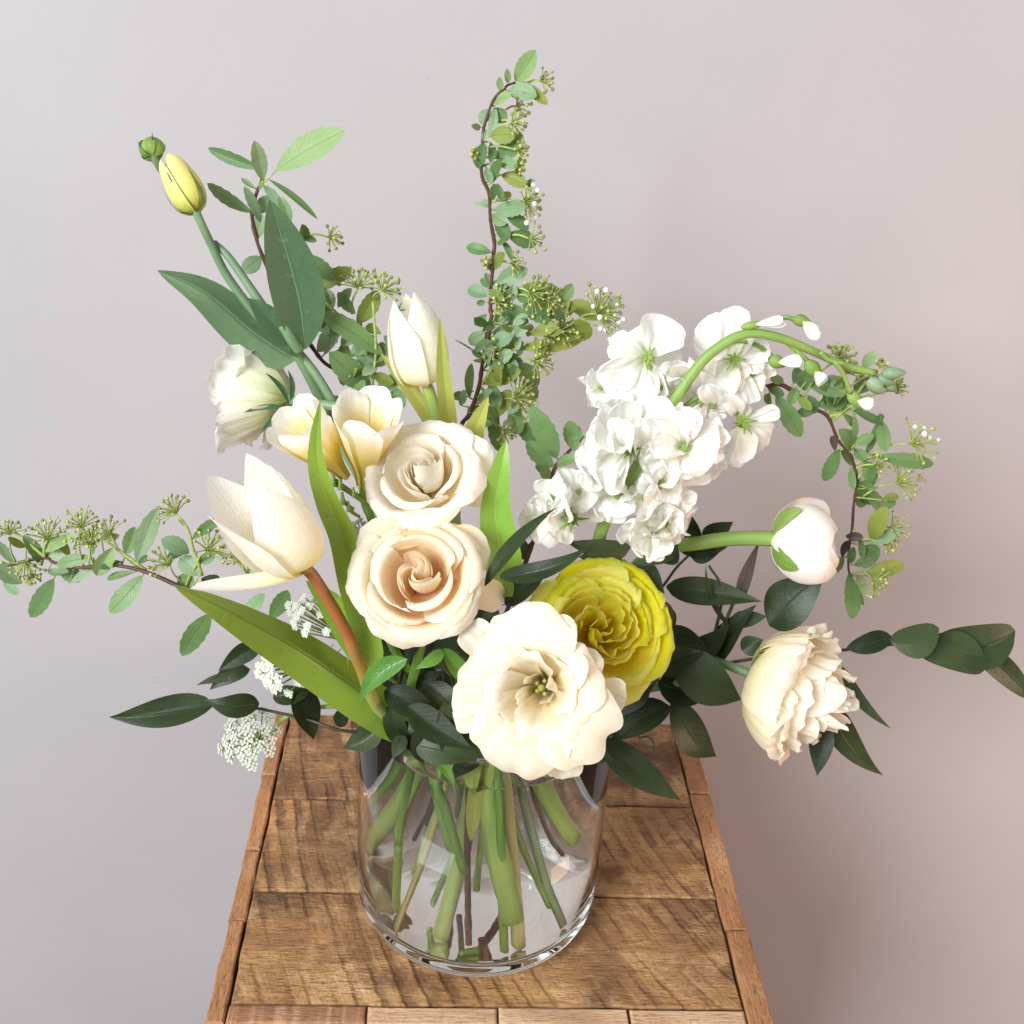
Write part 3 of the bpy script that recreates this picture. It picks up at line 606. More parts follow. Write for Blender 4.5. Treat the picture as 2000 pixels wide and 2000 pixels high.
# loose outer petals of the front lisianthus
for b2, t2, w2, y_ in (((985,1300),(906,1224),74,-.108), ((1000,1370),(884,1385),100,-.108), ((1040,1430),(992,1496),74,-.132), ((1080,1440),(1086,1520),104,-.140), ((1150,1350),(1222,1370),80,-.122)):
    blade(r_, 'petal', PM['lis'], b2, t2, w2, -.115, y_, 'petal', bend=.10, cupx=.25, ruf=.2, crk=.07, n=14, m=17, tx=random.Random(w2).uniform(-.3,.3))
rose('cream lisianthus nodding to the right, seen from the side above the empty wall', (1545,1345), -.04, 122, (.80,-.26,.42), [PM['lis_pale']], 33, [(1230,820),(1330,1000),(1400,1200),(1480,1440)], SM['grey'],
     [dict(n=5, k=-.6, d=.9, top=.3, ruf=.16, kv=.1, crk=.02, nu=21), dict(n=5, k=-.2, d=.9, top=.3, ruf=.16, kv=.1, crk=.025, nu=21), dict(n=6, k=.15, d=.85, top=.3, ruf=.16, kv=.12, rf=6, crk=.025, nu=21), dict(n=6, k=.5, d=.85, top=.3, ruf=.14, kv=.1, rf=6, sv=.1, crk=.03, nu=21), dict(n=6, k=.85, d=.8, top=.3, ruf=.14, kv=.12, rf=6, sv=.12, crk=.03, nu=21), dict(n=6, k=1.1, d=.75, top=.3, ruf=.14, kv=.12, rf=6, sv=.16, crk=.03, nu=21)], prof=lambda k: [(.05,0),(.50+.12*k,.14),(.68+.22*k,.55-.05*k),(.60+.40*k,1.08-.24*k),(.60+.54*k,1.34-.56*k)], hc=.66, cat='lisianthus', name='lisianthus', group=LG, fY=(-.02,-.03), sepkw=dict(L=.25, out=.35, w=.18), mids=(W(1400,1318,-.035), W(1200,1360,-.03)))
rose('white lisianthus turned away to the left, showing narrow green sepals', (508,772), .0, 86, (-.78,.14,-.24), [PM['lis_white']], 45, [(520,460),(640,720),(760,980)], SM['grey'],
     [dict(n=4, k=.1, d=.9, top=.3, ruf=.12, kv=.08, crk=.02, nu=21), dict(n=5, k=.45, d=.9, top=.28, ruf=.14, kv=.1, rf=6, crk=.03, nu=21), dict(n=6, k=.8, d=.85, top=.28, ruf=.2, kv=.15, rf=6, sv=.14, crk=.03, nu=21), dict(n=6, k=1.15, d=.8, top=.28, ruf=.24, kv=.2, rf=6, sv=.16, crk=.035, nu=21), dict(n=4, k=1.5, d=.7, top=.3, ruf=.26, kv=.25, rf=6, sv=.2, crk=.03, nu=21)], prof=lambda k: [(.05,0),(.40+.1*k,.20),(.60+.22*k,.66-.05*k),(.72+.36*k,1.08-.1*k),(.80+.45*k,1.30-.3*k)], hc=.72, cat='lisianthus', name='lisianthus', group=LG, fY=(-.0,-.01), sep=False, mids=(W(640,815,.0), W(760,1050,-.01)))
lis_left = r_left = [o for o in COL.objects if o.name == 'lisianthus.002'][0]
for b2, t2 in (((565,792),(518,728)), ((566,785),(562,722)), ((560,797),(476,806)), ((562,802),(510,846)), ((570,800),(560,850))):
    blade(lis_left, 'sepal', LM['sepal_dark'], b2, t2, 10, -.012, -.022, 'leaf', n=9, m=3, fold=.3, side=.08)
mb = MB(); tube_into(mb, [W(548,790,-.004), W(562,794,-.006), W(580,798,-.004), W(600,806,-.002)], .0024, .0016); mb.build('calyx', LM['sepal_dark'], lis_left)
# --- yellow ranunculus-like flower
rose('bright yellow ruffled flower with packed petals behind the cream lisianthus', (1176,1226), -.074, 130, (.14,.24,1), [PM['yellow']], 51, [(1050,600),(1070,800),(1090,960)], SM['green'],
     [dict(n=4, k=.02, d=1.0, top=.3, ruf=.10, kv=.06), dict(n=5, k=.16, d=.9, top=.3, ruf=.13, kv=.12, rf=6, sv=.12, crk=.01), dict(n=5, k=.32, d=.85, top=.3, ruf=.14, kv=.14, rf=6, sv=.12, crk=.012), dict(n=5, k=.50, d=.9, top=.3, ruf=.13, kv=.12, rf=6, sv=.08, crk=.012), dict(n=6, k=.60, d=.8, top=.28, ruf=.08, kv=.09, crk=.01), dict(n=6, k=.76, d=.8, top=.25, ruf=.08, kv=.08, crk=.012), dict(n=6, k=.92, d=.78, top=.25, ruf=.07, kv=.07, crk=.012), dict(n=6, k=1.06, d=.75, top=.24, ruf=.07, kv=.07, crk=.014)],
     prof=yel_prof, hc=.6, cat='ranunculus', name='ranunculus', group=None, fY=(-.01,-.01))
# --- white ranunculus bud
rng = random.Random(61); ax = cam_dir(.95, -.06, .10); Rb = 78*pxm(W(1570,1045,-.03)); base = W(1510,1052,-.03)
rb = thing('ranunculus', 'round white ranunculus bud facing right on a bare bright green stem', 'ranunculus', base)
layered(rb, base, ax, Rb, ran_prof, [dict(n=3, k=.1, d=1.2, top=.15, sp=.04, ruf=.03, sv=.04), dict(n=3, k=.5, d=1.2, top=.2, sp=.08, ruf=.04, sv=.07, crk=.006, nu=21), dict(n=3, k=.85, d=1.15, top=.24, sp=.09, ruf=.05, sv=.09, crk=.008, nu=21), dict(n=2, k=1.2, d=1.0, top=.28, sp=.08, ruf=.07, sv=.14, crk=.010, nu=21)], [PM['ran']], rng)
F = frame(ax)
for i in range(4):
    P = cup([(.04*Rb,-.06*Rb),(.52*Rb,.02*Rb),(.88*Rb,.24*Rb),(1.05*Rb,.55*Rb)], 6.283*i/4+.2, .50, rng, n=9, m=10, top=.5, pw=1.6, R=Rb, ruf=.04, narrow=.3); petal_obj(rb, P, base, F, LM['sepal'], 'sepal')
tube(rb, 'stem', SM['bright'], [base + ax*.004, W(1450,1051,-.03), W(1370,1060,-.03), W(1270,1085,-.03), W(1150,1200,-.02), jit(rng)] + wp_list([(740,560),(660,800),(560,1080),(430,1420)], -.03, -.04), .0038, .0016, seg=10, n=50)
# --- tulips
TG = 'white tulips in the bouquet'
def tulip(label, base_px, Y, Rpx, ax, xh, petals, seed, pt=.13):
    rng = random.Random(seed); base = W(*base_px, Y); R = Rpx*pxm(base); axis = cam_dir(*ax); F = frame(axis, xh)
    root = thing('tulip', label, 'tulip', base, TG)
    for th, k, sc, d, tp in petals:
        P = cup([(r*R*sc, z*R*sc) for r, z in tulip_prof(k)], R_(th), d, rng, n=19, m=18, top=tp, pw=1.9, R=R, ruf=.035, spiral=.04, roll=.06, narrow=.12, point=pt, crk=.005)
        petal_obj(root, P, base, F, PM['tulip'])
    return root, base, axis, R, F, rng
t1, tb, ta, tR, tF, rng = tulip('wide open white tulip leaning left with a fallen petal on a rusty red stem', (588,1110), -.105, 124, (-.40,.80,.44), CR, [(30,.26,1.0,.93,.47), (92,.42,1.06,.90,.47), (150,.62,1.05,.90,.47), (-142,.74,.90,1.02,.46), (-56,.13,1.0,1.10,.43)], 71)
for i in range(6):
    an = i*1.05; d = (tF[0]*math.cos(an)+tF[1]*math.sin(an))*.0035
    mb = MB(); p0 = np.array(tb); tube_into(mb, [p0, p0+d+tF[2]*.010, p0+d*1.6+tF[2]*.016], .0007, .0006, seg=5); tube_into(mb, [p0+d*1.6+tF[2]*.015, p0+d*1.8+tF[2]*.026], .0015, .0010, seg=6, mi=1); mb.build('stamen', [SM['pistil'], SM['stamen']], t1)
mb = MB(); tube_into(mb, [p0, p0+tF[2]*.012, p0+tF[2]*.020], .0030, .0034, seg=8); mb.build('pistil', SM['pale'], t1)
blade(t1, 'petal', PM['tulip'], (598,1118), (372,1150), 40, -.105, -.125, 'petalp', bend=-.04, cupx=.7, ruf=.05, n=16, m=11, ty=.9, side=-.03)
tube(t1, 'stem', SM['red'], [tb, W(606,1118,-.103), W(640,1170,-.10), W(676,1235,-.095), W(702,1295,-.088), W(760,1400,-.06), jit(rng)] + wp_list([(865,700),(855,860),(780,1200),(700,1530)], -.02, -.04), .0025, .0042, seg=12, n=64, cut=.6, bump=.06, rng=rng)
def strap(root, mat, base, tip, w, Y0, Y1, mids, **k):
    k.setdefault('fold', .35); k.setdefault('n', 24); k.setdefault('m', 11); return blade(root, 'leaf', mat, base, tip, w, Y0, Y1, 'strap', mids=mids, **k)
I = lambda x, y: C('i', x, y); H = lambda x, y: C('h', x, y); G = lambda x, y: C('g', x, y); Cc = lambda x, y: C('c', x, y); J = lambda x, y: C('j', x, y)
strap(t1, LM['tulip'], I(1350,1080), G(1088,780), 104, -.055, -.125, [I(1000,820), I(620,560), I(320,390), I(60,255)], fold=-.5, ty=.35, ruf=.08)
strap(t1, LM['tulip'], I(1080,640), H(792,452), 60, -.085, -.085, [H(1020,1680), H(940,1320), H(850,1120), H(775,880), H(765,680)], fold=.35, tx=-.2)
strap(t1, LM['tulip_light'], I(1050,640), H(700,1590), 62, -.078, -.082, [H(900,1800), H(800,1680)], fold=.25, ruf=.06)
t2, tb, ta, tR, tF, rng = tulip('half closed white tulip standing upright behind the cream rose', (828,752), .0, 106, (-.16,.85,.30), CR, [(90,-.04,1.0,1.15,.40), (20,.0,.98,1.1,.40), (165,.05,.96,1.1,.40), (-40,.02,1.02,1.2,.36), (-135,.10,.97,1.15,.40)], 83, .05)
tube(t2, 'stem', SM['pale'], [tb, W(835,755,.0), W(855,830,-.005), W(880,960,-.02), W(900,1200,-.02), jit(rng)] + wp_list([(1000,760),(1060,950),(1120,1160),(1165,1360)], -.045, -.055), .0027, .0062, seg=12, n=50)
strap(t2, LM['tulip_pale'], Cc(575,1020), Cc(514,185), 36, -.012, -.014, [Cc(560,800), Cc(530,500)], fold=.4)
strap(t2, LM['tulip_pale'], H(1560,700), H(1170,160), 34, .004, .004, [H(1450,520), H(1290,310)], fold=.3)
strap(t2, LM['tulip_pale'], Cc(690,1080), Cc(818,690), 46, -.03, -.03, [Cc(730,900)], fold=.3)
strap(t2, LM['tulip_light'], Cc(930,1950), Cc(932,962), 74, -.075, -.058, [Cc(905,1700), Cc(860,1420), Cc(895,1130)], fold=.28, tx=.1)
strap(t2, LM['tulip_light'], H(290,1200), H(205,985), 11, -.06, -.06, [H(235,1060)], n=10, m=5)
# --- freesia
fr = thing('freesia', 'white freesia with two yellow throated blooms and small green buds', 'freesia', W(730,980,-.045)); rng = random.Random(90)
def trumpet(root, base_px, mouth_px, Y0, Y1, Rpx, seed, tubelen=1.0, n=6):
    rng = random.Random(seed); b = W(*base_px, Y0); m_ = W(*mouth_px, Y1); ax = (m_-b).normalized(); L = (m_-b).length; R = Rpx*pxm(b); F = frame(ax)
    for i in range(n):
        k = (.55 if i % 2 else .15) + rng.uniform(-.15,.15)
        P = cup([(.0018,0),(R*.26,L*.30),(R*.60,L*.66),(R*(.80+.1*k),L*(1.0)),(R*(.78+.42*k),L*(1.30-.10*k))], 6.283*i/n + .3, 1.0, rng, n=17, m=16, top=.2, pw=2.4, R=R, ruf=.08, spiral=.07, roll=.05, crk=.008)
        petal_obj(root, P, b, F, PM['freesia'])
trumpet(fr, H(950,940), H(690,640), -.05, -.060, 62, 1)
trumpet(fr, H(1060,1000), H(1085,600), -.045, -.055, 66, 2)
for p in ((870,960,16),(915,985,14),(930,1080,14),(968,1130,12),(1000,1040,11)):
    b2 = W(*H(p[0],p[1]), -.052); r2 = p[2]*.3106*pxm(b2)*2.2
    mb = MB(); tube_into(mb, [W(*H(p[0]+70,p[1]+60),-.048), W(*H(p[0]+25,p[1]+30),-.05), b2], .0008, .0012, seg=6); tube_into(mb, [b2 - CU*r2*1.2, b2-CU*r2*.4, b2+CU*r2*.6+CR*.0, b2+CU*r2*1.5-CR*r2*.2], r2*.55, r2*.30, seg=7); mb.build('bud', SM['bright'], fr)
tube(fr, 'stem', SM['green'], [W(*H(1055,995),-.045), W(*H(1075,1120),-.045), W(*H(1130,1290),-.05), W(760,1250,-.05), jit(rng)] + wp_list([(650,560),(730,740),(850,1060)], -.05, -.058), .0019, .0026, seg=9, n=40, cut=.8)
tube(fr, 'stalk', SM['green'], [W(*H(880,960),-.05), W(*H(960,1020),-.048), W(*H(1070,1090),-.045)], .0012, .0016, n=12)
# --- stock with an arching stem
st = thing('stock', 'white ruffled stock spray on a thick green stem arching to the right', 'stock', W(1250,1000,-.04)); rng = random.Random(101)
D = lambda x, y: C('d', x, y); E = lambda x, y: C('e', x, y); Fq = lambda x, y: C('f', x, y)
tube(st, 'stem', SM['bright'], [W(*E(1000,415),-.02), W(*E(800,365),-.024), W(*E(600,275),-.030), W(*E(400,195),-.034), W(*E(200,165),-.036), W(*D(1330,360),-.038), W(*D(1170,500),-.040), W(*D(980,790),-.042), W(*D(810,1090),-.044), W(*D(680,1320),-.044), W(*D(560,1540),-.04), W(1130,1200,-.03), NECK+Vector((.012,.0,.02))] + wp_list([(1060,590),(1250,680),(1400,790),(1590,910)], -.03, -.02), .0016, .0044, seg=12, n=90, bump=.05, rng=rng)
def floret(label, cal, petals, Yc, calr=16, cstem=None, ax=None):
    calr *= 1.7
    """one floret: calyx and crumpled petals; petals (tip x, tip y, width, dY)"""
    mb = MB(); c = W(*D(*cal), Yc)
    for i in range(8):
        an = i*.785 + rng.uniform(-.2,.2); d = CR*math.cos(an) + CU*math.sin(an); r2 = calr*.3106*pxm(c)*rng.uniform(1.2,3.0)
        t_ = c + d*r2 + CB*rng.uniform(.001,.004)
        tube_into(mb, [c + CB*.003, c + d*r2*.5 + CB*.005, t_], .0011, .0002, seg=5, n=6)
    ball_into(mb, c + CB*.0015, calr*.3106*pxm(c)*1.1)
    fl = mb.build('floret', LM['sepal'], st)
    if cstem: tube(fl, 'stalk', SM['bright'], [W(*D(*p), Yc) for p in cstem], .0010, .0011, n=16)
    for x, y, w, dy in petals:
        blade(fl, 'petal', PM['stock'], D(cal[0]+(x-cal[0])*.06, cal[1]+(y-cal[1])*.06), D(x,y), w*.3106, Yc+.004, Yc+dy, 'petal', bend=rng.uniform(-.10,.16), side=rng.uniform(-.08,.08), cupx=rng.uniform(-.25,.45), ruf=.58, crk=.09, n=18, m=21, tx=rng.uniform(-.6,.6), ty=rng.uniform(-.5,.5), rng=rng)
floret('', (850,450), [(640,300,150,-.004),(600,390,120,.0),(760,270,190,.012),(960,180,300,.006),(1075,320,130,-.004),(530,560,240,-.008),(700,700,330,-.012),(900,720,300,-.004),(1010,560,300,.012),(620,640,250,-.002)], -.03, 17, [(850,490),(925,590),(940,770)])
floret('', (1390,470), [(1210,200,220,.004),(1410,120,200,.006),(1470,180,180,.0),(1620,380,180,.0),(1140,320,170,.01),(1120,640,280,-.006),(1260,680,260,-.010),(1460,740,260,-.012),(1570,640,230,.006),(1590,450,160,.0)], -.022, 16, [(1630,430),(1520,360),(1390,345),(1250,420)])
floret('', (735,1030), [(560,760,260,-.006),(700,720,240,-.004),(830,760,230,.004),(480,900,260,.0),(420,1030,240,.002),(500,1180,230,-.006),(580,1270,220,-.012),(780,940,110,-.012),(400,1100,200,.006),(620,900,240,-.012),(560,1020,260,-.010),(680,830,200,-.014),(840,860,180,-.010)], -.060, 20)
floret('', (1075,1010), [(870,700,200,.0),(880,960,200,-.010),(1000,790,230,-.006),(1130,760,230,.0),(1230,830,240,.006),(1310,980,260,-.004),(1250,1130,280,-.012),(1000,1180,260,-.012),(830,1090,210,-.006),(1180,880,220,.010),(1120,1170,240,-.014),(900,1080,200,-.014),(860,830,190,-.012)], -.064, 9)
floret('', (1440,850), [(1330,700,120,-.006),(1370,680,120,.004),(1450,740,130,.008),(1680,770,130,.0),(1370,1120,200,-.010),(1450,1110,190,-.014),(1540,1050,230,.004),(1620,950,190,.010)], -.035, 22, [(1420,800),(1300,720),(1190,685),(1040,790)])
floret('', (370,1460), [(300,1150,210,.0),(420,1190,200,.004),(190,1260,190,.0),(90,1420,180,.004),(110,1540,190,.0),(180,1600,170,-.010),(290,1600,180,-.014),(500,1400,330,.010),(330,1310,190,-.014),(260,1380,190,-.010)], -.050, 24)
floret('', (890,1560), [(690,1500,200,-.004),(740,1620,200,-.008),(830,1690,210,-.012),(930,1700,200,-.012),(1010,1580,190,-.010),(1100,1440,180,.0),(1130,1340,180,.008),(900,1380,220,-.010),(780,1450,190,-.014),(990,1440,180,-.012),(860,1560,160,-.020)], -.058, 8)
floret('', (930,1240), [(810,1190,190,-.006),(830,1310,180,-.010),(960,1350,210,-.012),(1070,1280,210,-.006),(1140,1150,180,.004),(920,1140,170,-.010),(1250,1180,150,.004),(1050,1200,200,-.016),(880,1250,180,-.018)], -.064, 8)
floret('', (640,1290), [(480,1250,200,.0),(520,1400,220,-.004),(660,1150,220,-.006),(760,1330,200,-.008),(600,1480,220,-.006),(700,1450,200,-.010)], -.045, 9)
floret('', (1180,720), [(1080,640,170,.004),(1190,600,190,.006),(1290,680,180,.004),(1250,800,200,-.002),(1100,800,200,-.004)], -.034, 10)
floret('', (560,1100), [(450,980,200,.0),(600,960,200,-.004),(480,1150,190,-.004),(640,1190,210,-.008),(560,1060,160,-.012)], -.052, 8)
floret('', (990,900), [(880,820,190,-.004),(960,760,190,-.004),(1080,800,200,-.006),(1090,920,200,-.010),(930,990,190,-.010),(840,930,170,-.006)], -.058, 8)
floret('', (250,1330), [(160,1300,170,-.004),(220,1210,180,-.002),(330,1240,190,-.006),(330,1380,180,-.008),(220,1430,170,-.008)], -.052, 8)
floret('', (1040,1420), [(950,1340,170,-.006),(1080,1330,170,.0),(1120,1430,180,-.004),(1010,1500,170,-.008)], -.056, 8)
def fill_floret(cx, cy, rad, Yc):
    ps = []; a0 = rng.uniform(0, 6.28); n = 7
    for i in range(n):
        an = a0 + 6.283*i/n + rng.uniform(-.35,.35); l_ = rad*rng.uniform(.65,1.1)
        ps.append((cx+math.cos(an)*l_, cy+math.sin(an)*l_, rad*rng.uniform(.8,1.25), rng.uniform(-.014,.008)))
    floret('', (cx, cy), ps, Yc, 5)
for cx_, cy_, rd_, y_ in ((690,800,150,-.048),(880,850,150,-.050),(560,1190,150,-.046),(420,1290,140,-.050),(930,1060,140,-.056),(1190,950,150,-.050),(1220,1090,140,-.046),(1010,1310,140,-.058),(960,1490,140,-.060),(1080,580,150,-.026),(930,640,150,-.030),(1340,590,170,-.018),(1500,560,150,-.016),(560,640,140,-.026),(160,1490,120,-.048),(830,1330,120,-.054),(1250,760,140,-.036)): fill_floret(cx_, cy_, rd_, y_)
def pod(key, a, b, w, Y, white=None, curl=0):
    mb = MB(); A, B = W(*C(key,*a), Y), W(*C(key,*b), Y); r2 = w*.3106*pxm(A)/2; d = B-A
    prof = [.35,.8,1,.95,.8,.5,.2]; F = frame(d.normalized())
    G_ = np.array([[np.array(A+d*(i/6)) + r2*q*(F[0]*math.cos(an)+F[1]*math.sin(an)) for an in np.arange(9)*6.283/9] for i, q in enumerate(prof)])
    mb.grid(G_, 0, closed=True); o = mb.build('bud', LM['spirea'] if white is None else LM['sepal'], st)
    if white:
        for q in range(3): blade(o, 'petal', PM['stock'], C(key, a[0]+(b[0]-a[0])*.55, a[1]+(b[1]-a[1])*.55), C(key, white[0]+rng.uniform(-20,20), white[1]+rng.uniform(-20,20)), w*.27, Y-.002-q*.0012, None, 'petal', ruf=.3, cupx=.4, n=9, m=7, tx=rng.uniform(-.5,.5))
for k_ in (('d',(1440,255),(1600,225),55,-.036,(1720,215)), ('e',(480,75),(590,95),80,-.032,(630,180)), ('e',(565,335),(660,460),95,-.034,(675,470)), ('e',(830,530),(920,640),85,-.03,(965,600)), ('e',(330,320),(430,370),90,-.03,(540,320))): pod(*k_)
for a, b, w in (((1040,420),(1190,410),85), ((950,450),(1050,540),100), ((1010,440),(1120,480),80), ((1060,470),(1130,530),70), ((1050,400),(1120,385),50)): pod('e', a, b, w, -.018 - rng.uniform(0,.004))
for pts in (((380,75),(440,62),(490,80)), ((420,200),(520,290),(580,345)), ((740,340),(800,430),(840,540)), ((650,280),(700,330),(800,355))):
    tube(st, 'stalk', SM['bright'], [W(*E(*p), -.032) for p in pts], .0012, .0010, n=12)
# --- lisianthus bud stem on the upper left
bs = thing('lisianthus', 'tall lisianthus stem with two closed yellow green buds and broad blue green leaves', 'lisianthus', W(590,690,.0), LG); rng = random.Random(120)
A_ = lambda x, y: C('a', x, y)
tube(bs, 'stem', SM['grey'], [W(*A_(585,670),.0), W(*A_(608,730),.0), W(*A_(640,800),.0), W(*A_(690,905),.002), W(*A_(790,1100),.004), W(*A_(1000,1370),.004), W(*A_(1230,1570),.002), W(*A_(1450,1890),-.004), W(760,1010,-.01), W(850,1250,-.015), NECK+Vector((-.012,.012,.01))] + wp_list([(700,620),(560,700),(400,750),(240,770)], .02, .035), .0019, .0030, seg=10, n=76)
tube(bs, 'stem', SM['grey'], [W(*A_(700,880),.006), W(*A_(800,980),.004), W(*A_(960,1210),.0), W(*A_(1090,1400),-.002), W(*A_(1225,1580),.0), W(*A_(1340,1790),.004), W(*A_(1420,1960),.006)], .0016, .0032, seg=10, n=40)
mb = MB(); tube_into(mb, [W(*A_(1240,1560),-.006), W(*A_(1190,1490),-.008), W(*A_(1140,1400),-.008)], .0026, .0028, seg=12); mb.build('cut_stub', SM['grey'], bs)
tube(bs, 'stalk', SM['grey'], [W(*A_(640,800),.006), W(*A_(560,650),.014), W(*A_(420,480),.014), W(*A_(350,390),.008), W(*A_(305,290),.006)], .0015, .0021, n=20)
base = W(*A_(595,690),.0); ax = cam_dir(-.48,.86,.10); R = 108*.3106*pxm(base)
layered(bs, base, ax, R, lambda k: [(.10,0),(.72,.35),(1.0,1.1),(.92,2.1),(.62+.2*k,3.0),(.25+.3*k,3.45)], [dict(n=3, k=.2, d=1.2, top=.18, sp=.08, ruf=.015), dict(n=3, k=.5, d=1.0, top=.25, sp=.12, ruf=.02, sv=.03)], [PM['bud']], rng)
F = frame(ax)
for i in range(5):
    P = cup([(.10*R,-.05*R),(.80*R,.32*R),(1.07*R,1.0*R),(1.06*R,1.9*R),(1.10*R,2.75*R)], 6.283*i/5+.75, .34, rng, n=7, m=12, top=.75, pw=1.1, R=R, narrow=.8); petal_obj(bs, P, base, F, LM['sepal_dark' if i % 2 else 'sepal'], 'sepal')
b2 = W(*A_(312,318),.006); R = 78*.3106*pxm(b2); ax = cam_dir(-.15,.55,-.35)
layered(bs, b2 - ax*.3*R, ax, R, lambda k: [(.12,0),(.75,.18),(1.0,.75),(.75,1.4),(.2,1.75)], [dict(n=5, k=.3, d=.85, top=.2, sp=.07, ruf=.02)], [LM['sepal']], rng); F = frame(ax)
for i in range(5):
    P = cup([(.14*R,-.04*R),(.80*R,.18*R),(1.08*R,.8*R),(1.2*R,1.5*R)], 6.283*i/5, .26, rng, n=5, m=9, top=.8, pw=1.1, R=R, narrow=.8); petal_obj(bs, P, b2 - ax*.3*R, F, LM['sepal_dark'], 'sepal')
blade(bs, 'leaf', LM['lis_leaf'], A_(1275,1550), A_(1050,610), 104, -.006, -.004, 'leaf', mids=[A_(1210,1180)], fold=.30, n=22, m=11, tx=.1, side=.01)
blade(bs, 'leaf', LM['lis_leaf'], A_(1215,1620), A_(345,1055), 92, .0, .006, 'clasp', mids=[A_(950,1450), A_(640,1190)], fold=-.45, n=22, m=11, ty=.5, ruf=.06, cupx=.2)
blade(bs, 'leaf', LM['lis_leaf'], A_(1230,1600), A_(920,1230), 52, -.006, -.006, 'leaf', fold=.3, n=14, m=7, side=.04)
# --- spirea
def near_on(P, q):
    i = int(np.argmin([np.linalg.norm(p-q) for p in P])); return i
def cluster(root, P3px, key, x, y, r, Yf, rng, white=0., base=None, n=None):
    c = C(key, x, y); rp = r*.3106; i = near_on(P3px, np.array(c)); s_ = P3px[i] if base is None else np.array(C(key,*base)); Y = Yf[i] - .004
    v = np.array(c)-s_; L = np.linalg.norm(v)+1e-6; u = v/L
    hub_px = np.array(c) - u*rp*.55; hub = W(*hub_px, Y); R = rp*pxm(hub)
    d0 = (CR*u[0] - CU*u[1] + CB*.25).normalized()
    mb = MB(); tube_into(mb, [W(*s_, Yf[i]), W(*((s_+hub_px)/2 + np.array([u[1],-u[0]])*L*.08), Y+.001), hub], .0006, .0005, seg=5, n=8)
    n = n or max(10, int(32*(r/90)**1.1))
    for q in range(n):
        z = 1-1.25*(q+.5)/n; an = q*2.39996; rr = math.sqrt(max(0,1-z*z)); F = frame(d0)
        d = Vector(F[0]*rr*math.cos(an) + F[1]*rr*math.sin(an) + F[2]*(z+.25)); d.normalize()
        e_ = hub + d*R*rng.uniform(1.0,1.55)
        tube_into(mb, [hub + d*.0006, (hub+e_)/2 + d0*R*.08, e_], .00032, .00028, seg=4, n=4, cap=False)
        w_ = rng.random() < white
        ball_into(mb, e_, rng.uniform(.0006,.00108)*(1.5 if w_ else 1), 1 if w_ else (2 if rng.random() < .45 else 3))
    return mb.build('bud_cluster', [SM['stalk'], SM['budw'], SM['budd'], SM['bud']], root)
def spirea(label, key, stem, Y0, Y1, leaves, clusters, seed, tail, rst=(.0008,.0017), twigs=(), mats=('spirea','spirea','spirea_green'), yj=.008, fill=()):
    rng = random.Random(seed)
    px = [np.array(C(key,*p)) for p in stem]; n = len(px)
    Pd = catmull([(p[0],p[1],0) for p in px], n*6)[:,:2]; Yf = np.linspace(Y0, Y1, len(Pd))
    root = thing('spirea_branch', label, 'branch', W(*px[-1], Y1), 'spirea branches in the bouquet')
    pts = [W(*p, Y0+(Y1-Y0)*i/(n-1)) for i, p in enumerate(px)]
    tube(root, 'twig', SM['brown'], pts + tail, rst[0], rst[1], n=(n+len(tail))*7, seg=8, bump=.35, rng=rng)
    for tw in twigs:
        q = [np.array(C(key,*p)) for p in tw]; tube(root, 'twig', SM['stalk'], [W(*p, Yf[near_on(Pd, q[0])]) for p in q], .0010, .0006, n=14, seg=6)
    for lf in leaves:
        bx, by, tx, ty, w = lf[:5]; mk = lf[5] if len(lf) > 5 else rng.choice(mats)
        b, t_ = C(key,bx,by), C(key,tx,ty); i = near_on(Pd, np.array(b)); Y = Yf[i]
        dy = rng.uniform(-yj, yj)
        blade(root, 'leaf', LM[mk], b, (t_[0]+(t_[0]-b[0])*.10, t_[1]+(t_[1]-b[1])*.10), w*.3106*.98, Y-.001+rng.uniform(-.003,.003), Y+dy-.002, 'spirea', bend=rng.uniform(-.07,.10), side=rng.uniform(-.05,.05), fold=rng.uniform(.05,.4), tx=rng.uniform(-.4,.4), ty=rng.uniform(-.1,.45), n=13, m=7, serr=.06 if w > 60 else 0, ruf=.05, rng=rng)
        s0 = Pd[i]; L0 = np.linalg.norm(s0-np.array(b))
        if 5 < L0 < 60: tube(root, 'leaf_stalk', SM['stalk'], [W(*s0, Yf[i]), W(*b, Y-.001)], .0005, .0004, n=4, seg=5)
    for fx0, fy0, fx1, fy1, nf, Lf in fill:                          # leafy stretches: leaves stand out from the twig on all sides
        for q in range(nf):
            bx, by = fx0 + (fx1-fx0)*rng.random(), fy0 + (fy1-fy0)*rng.random(); b = C(key,bx,by); i = near_on(Pd, np.array(b))
            an = rng.uniform(0, 6.28); Lz = Lf*rng.uniform(.7,1.2)*.3106; t_ = (b[0]+math.cos(an)*Lz, b[1]-abs(math.sin(an))*Lz*(1 if rng.random() < .6 else -1))
            blade(root, 'leaf', LM[rng.choice(mats + ('spirea_olive',))], b, t_, Lz*rng.uniform(.48,.62), Yf[i]+rng.uniform(-.012,.014), Yf[i]+rng.uniform(-.02,.02), 'spirea', bend=rng.uniform(-.07,.10), fold=rng.uniform(.05,.4), tx=rng.uniform(-.5,.5), ty=rng.uniform(-.1,.5), n=11, m=5, serr=.05, ruf=.05, rng=rng)
    for cl in clusters:
        cluster(root, Pd, key, cl[0], cl[1], cl[2], Yf, rng, cl[3] if len(cl) > 3 else 0, cl[4] if len(cl) > 4 else None, cl[5] if len(cl) > 5 else None)
    return root
LI, OL, GR = 'spirea_light', 'spirea_olive', 'spirea_green'
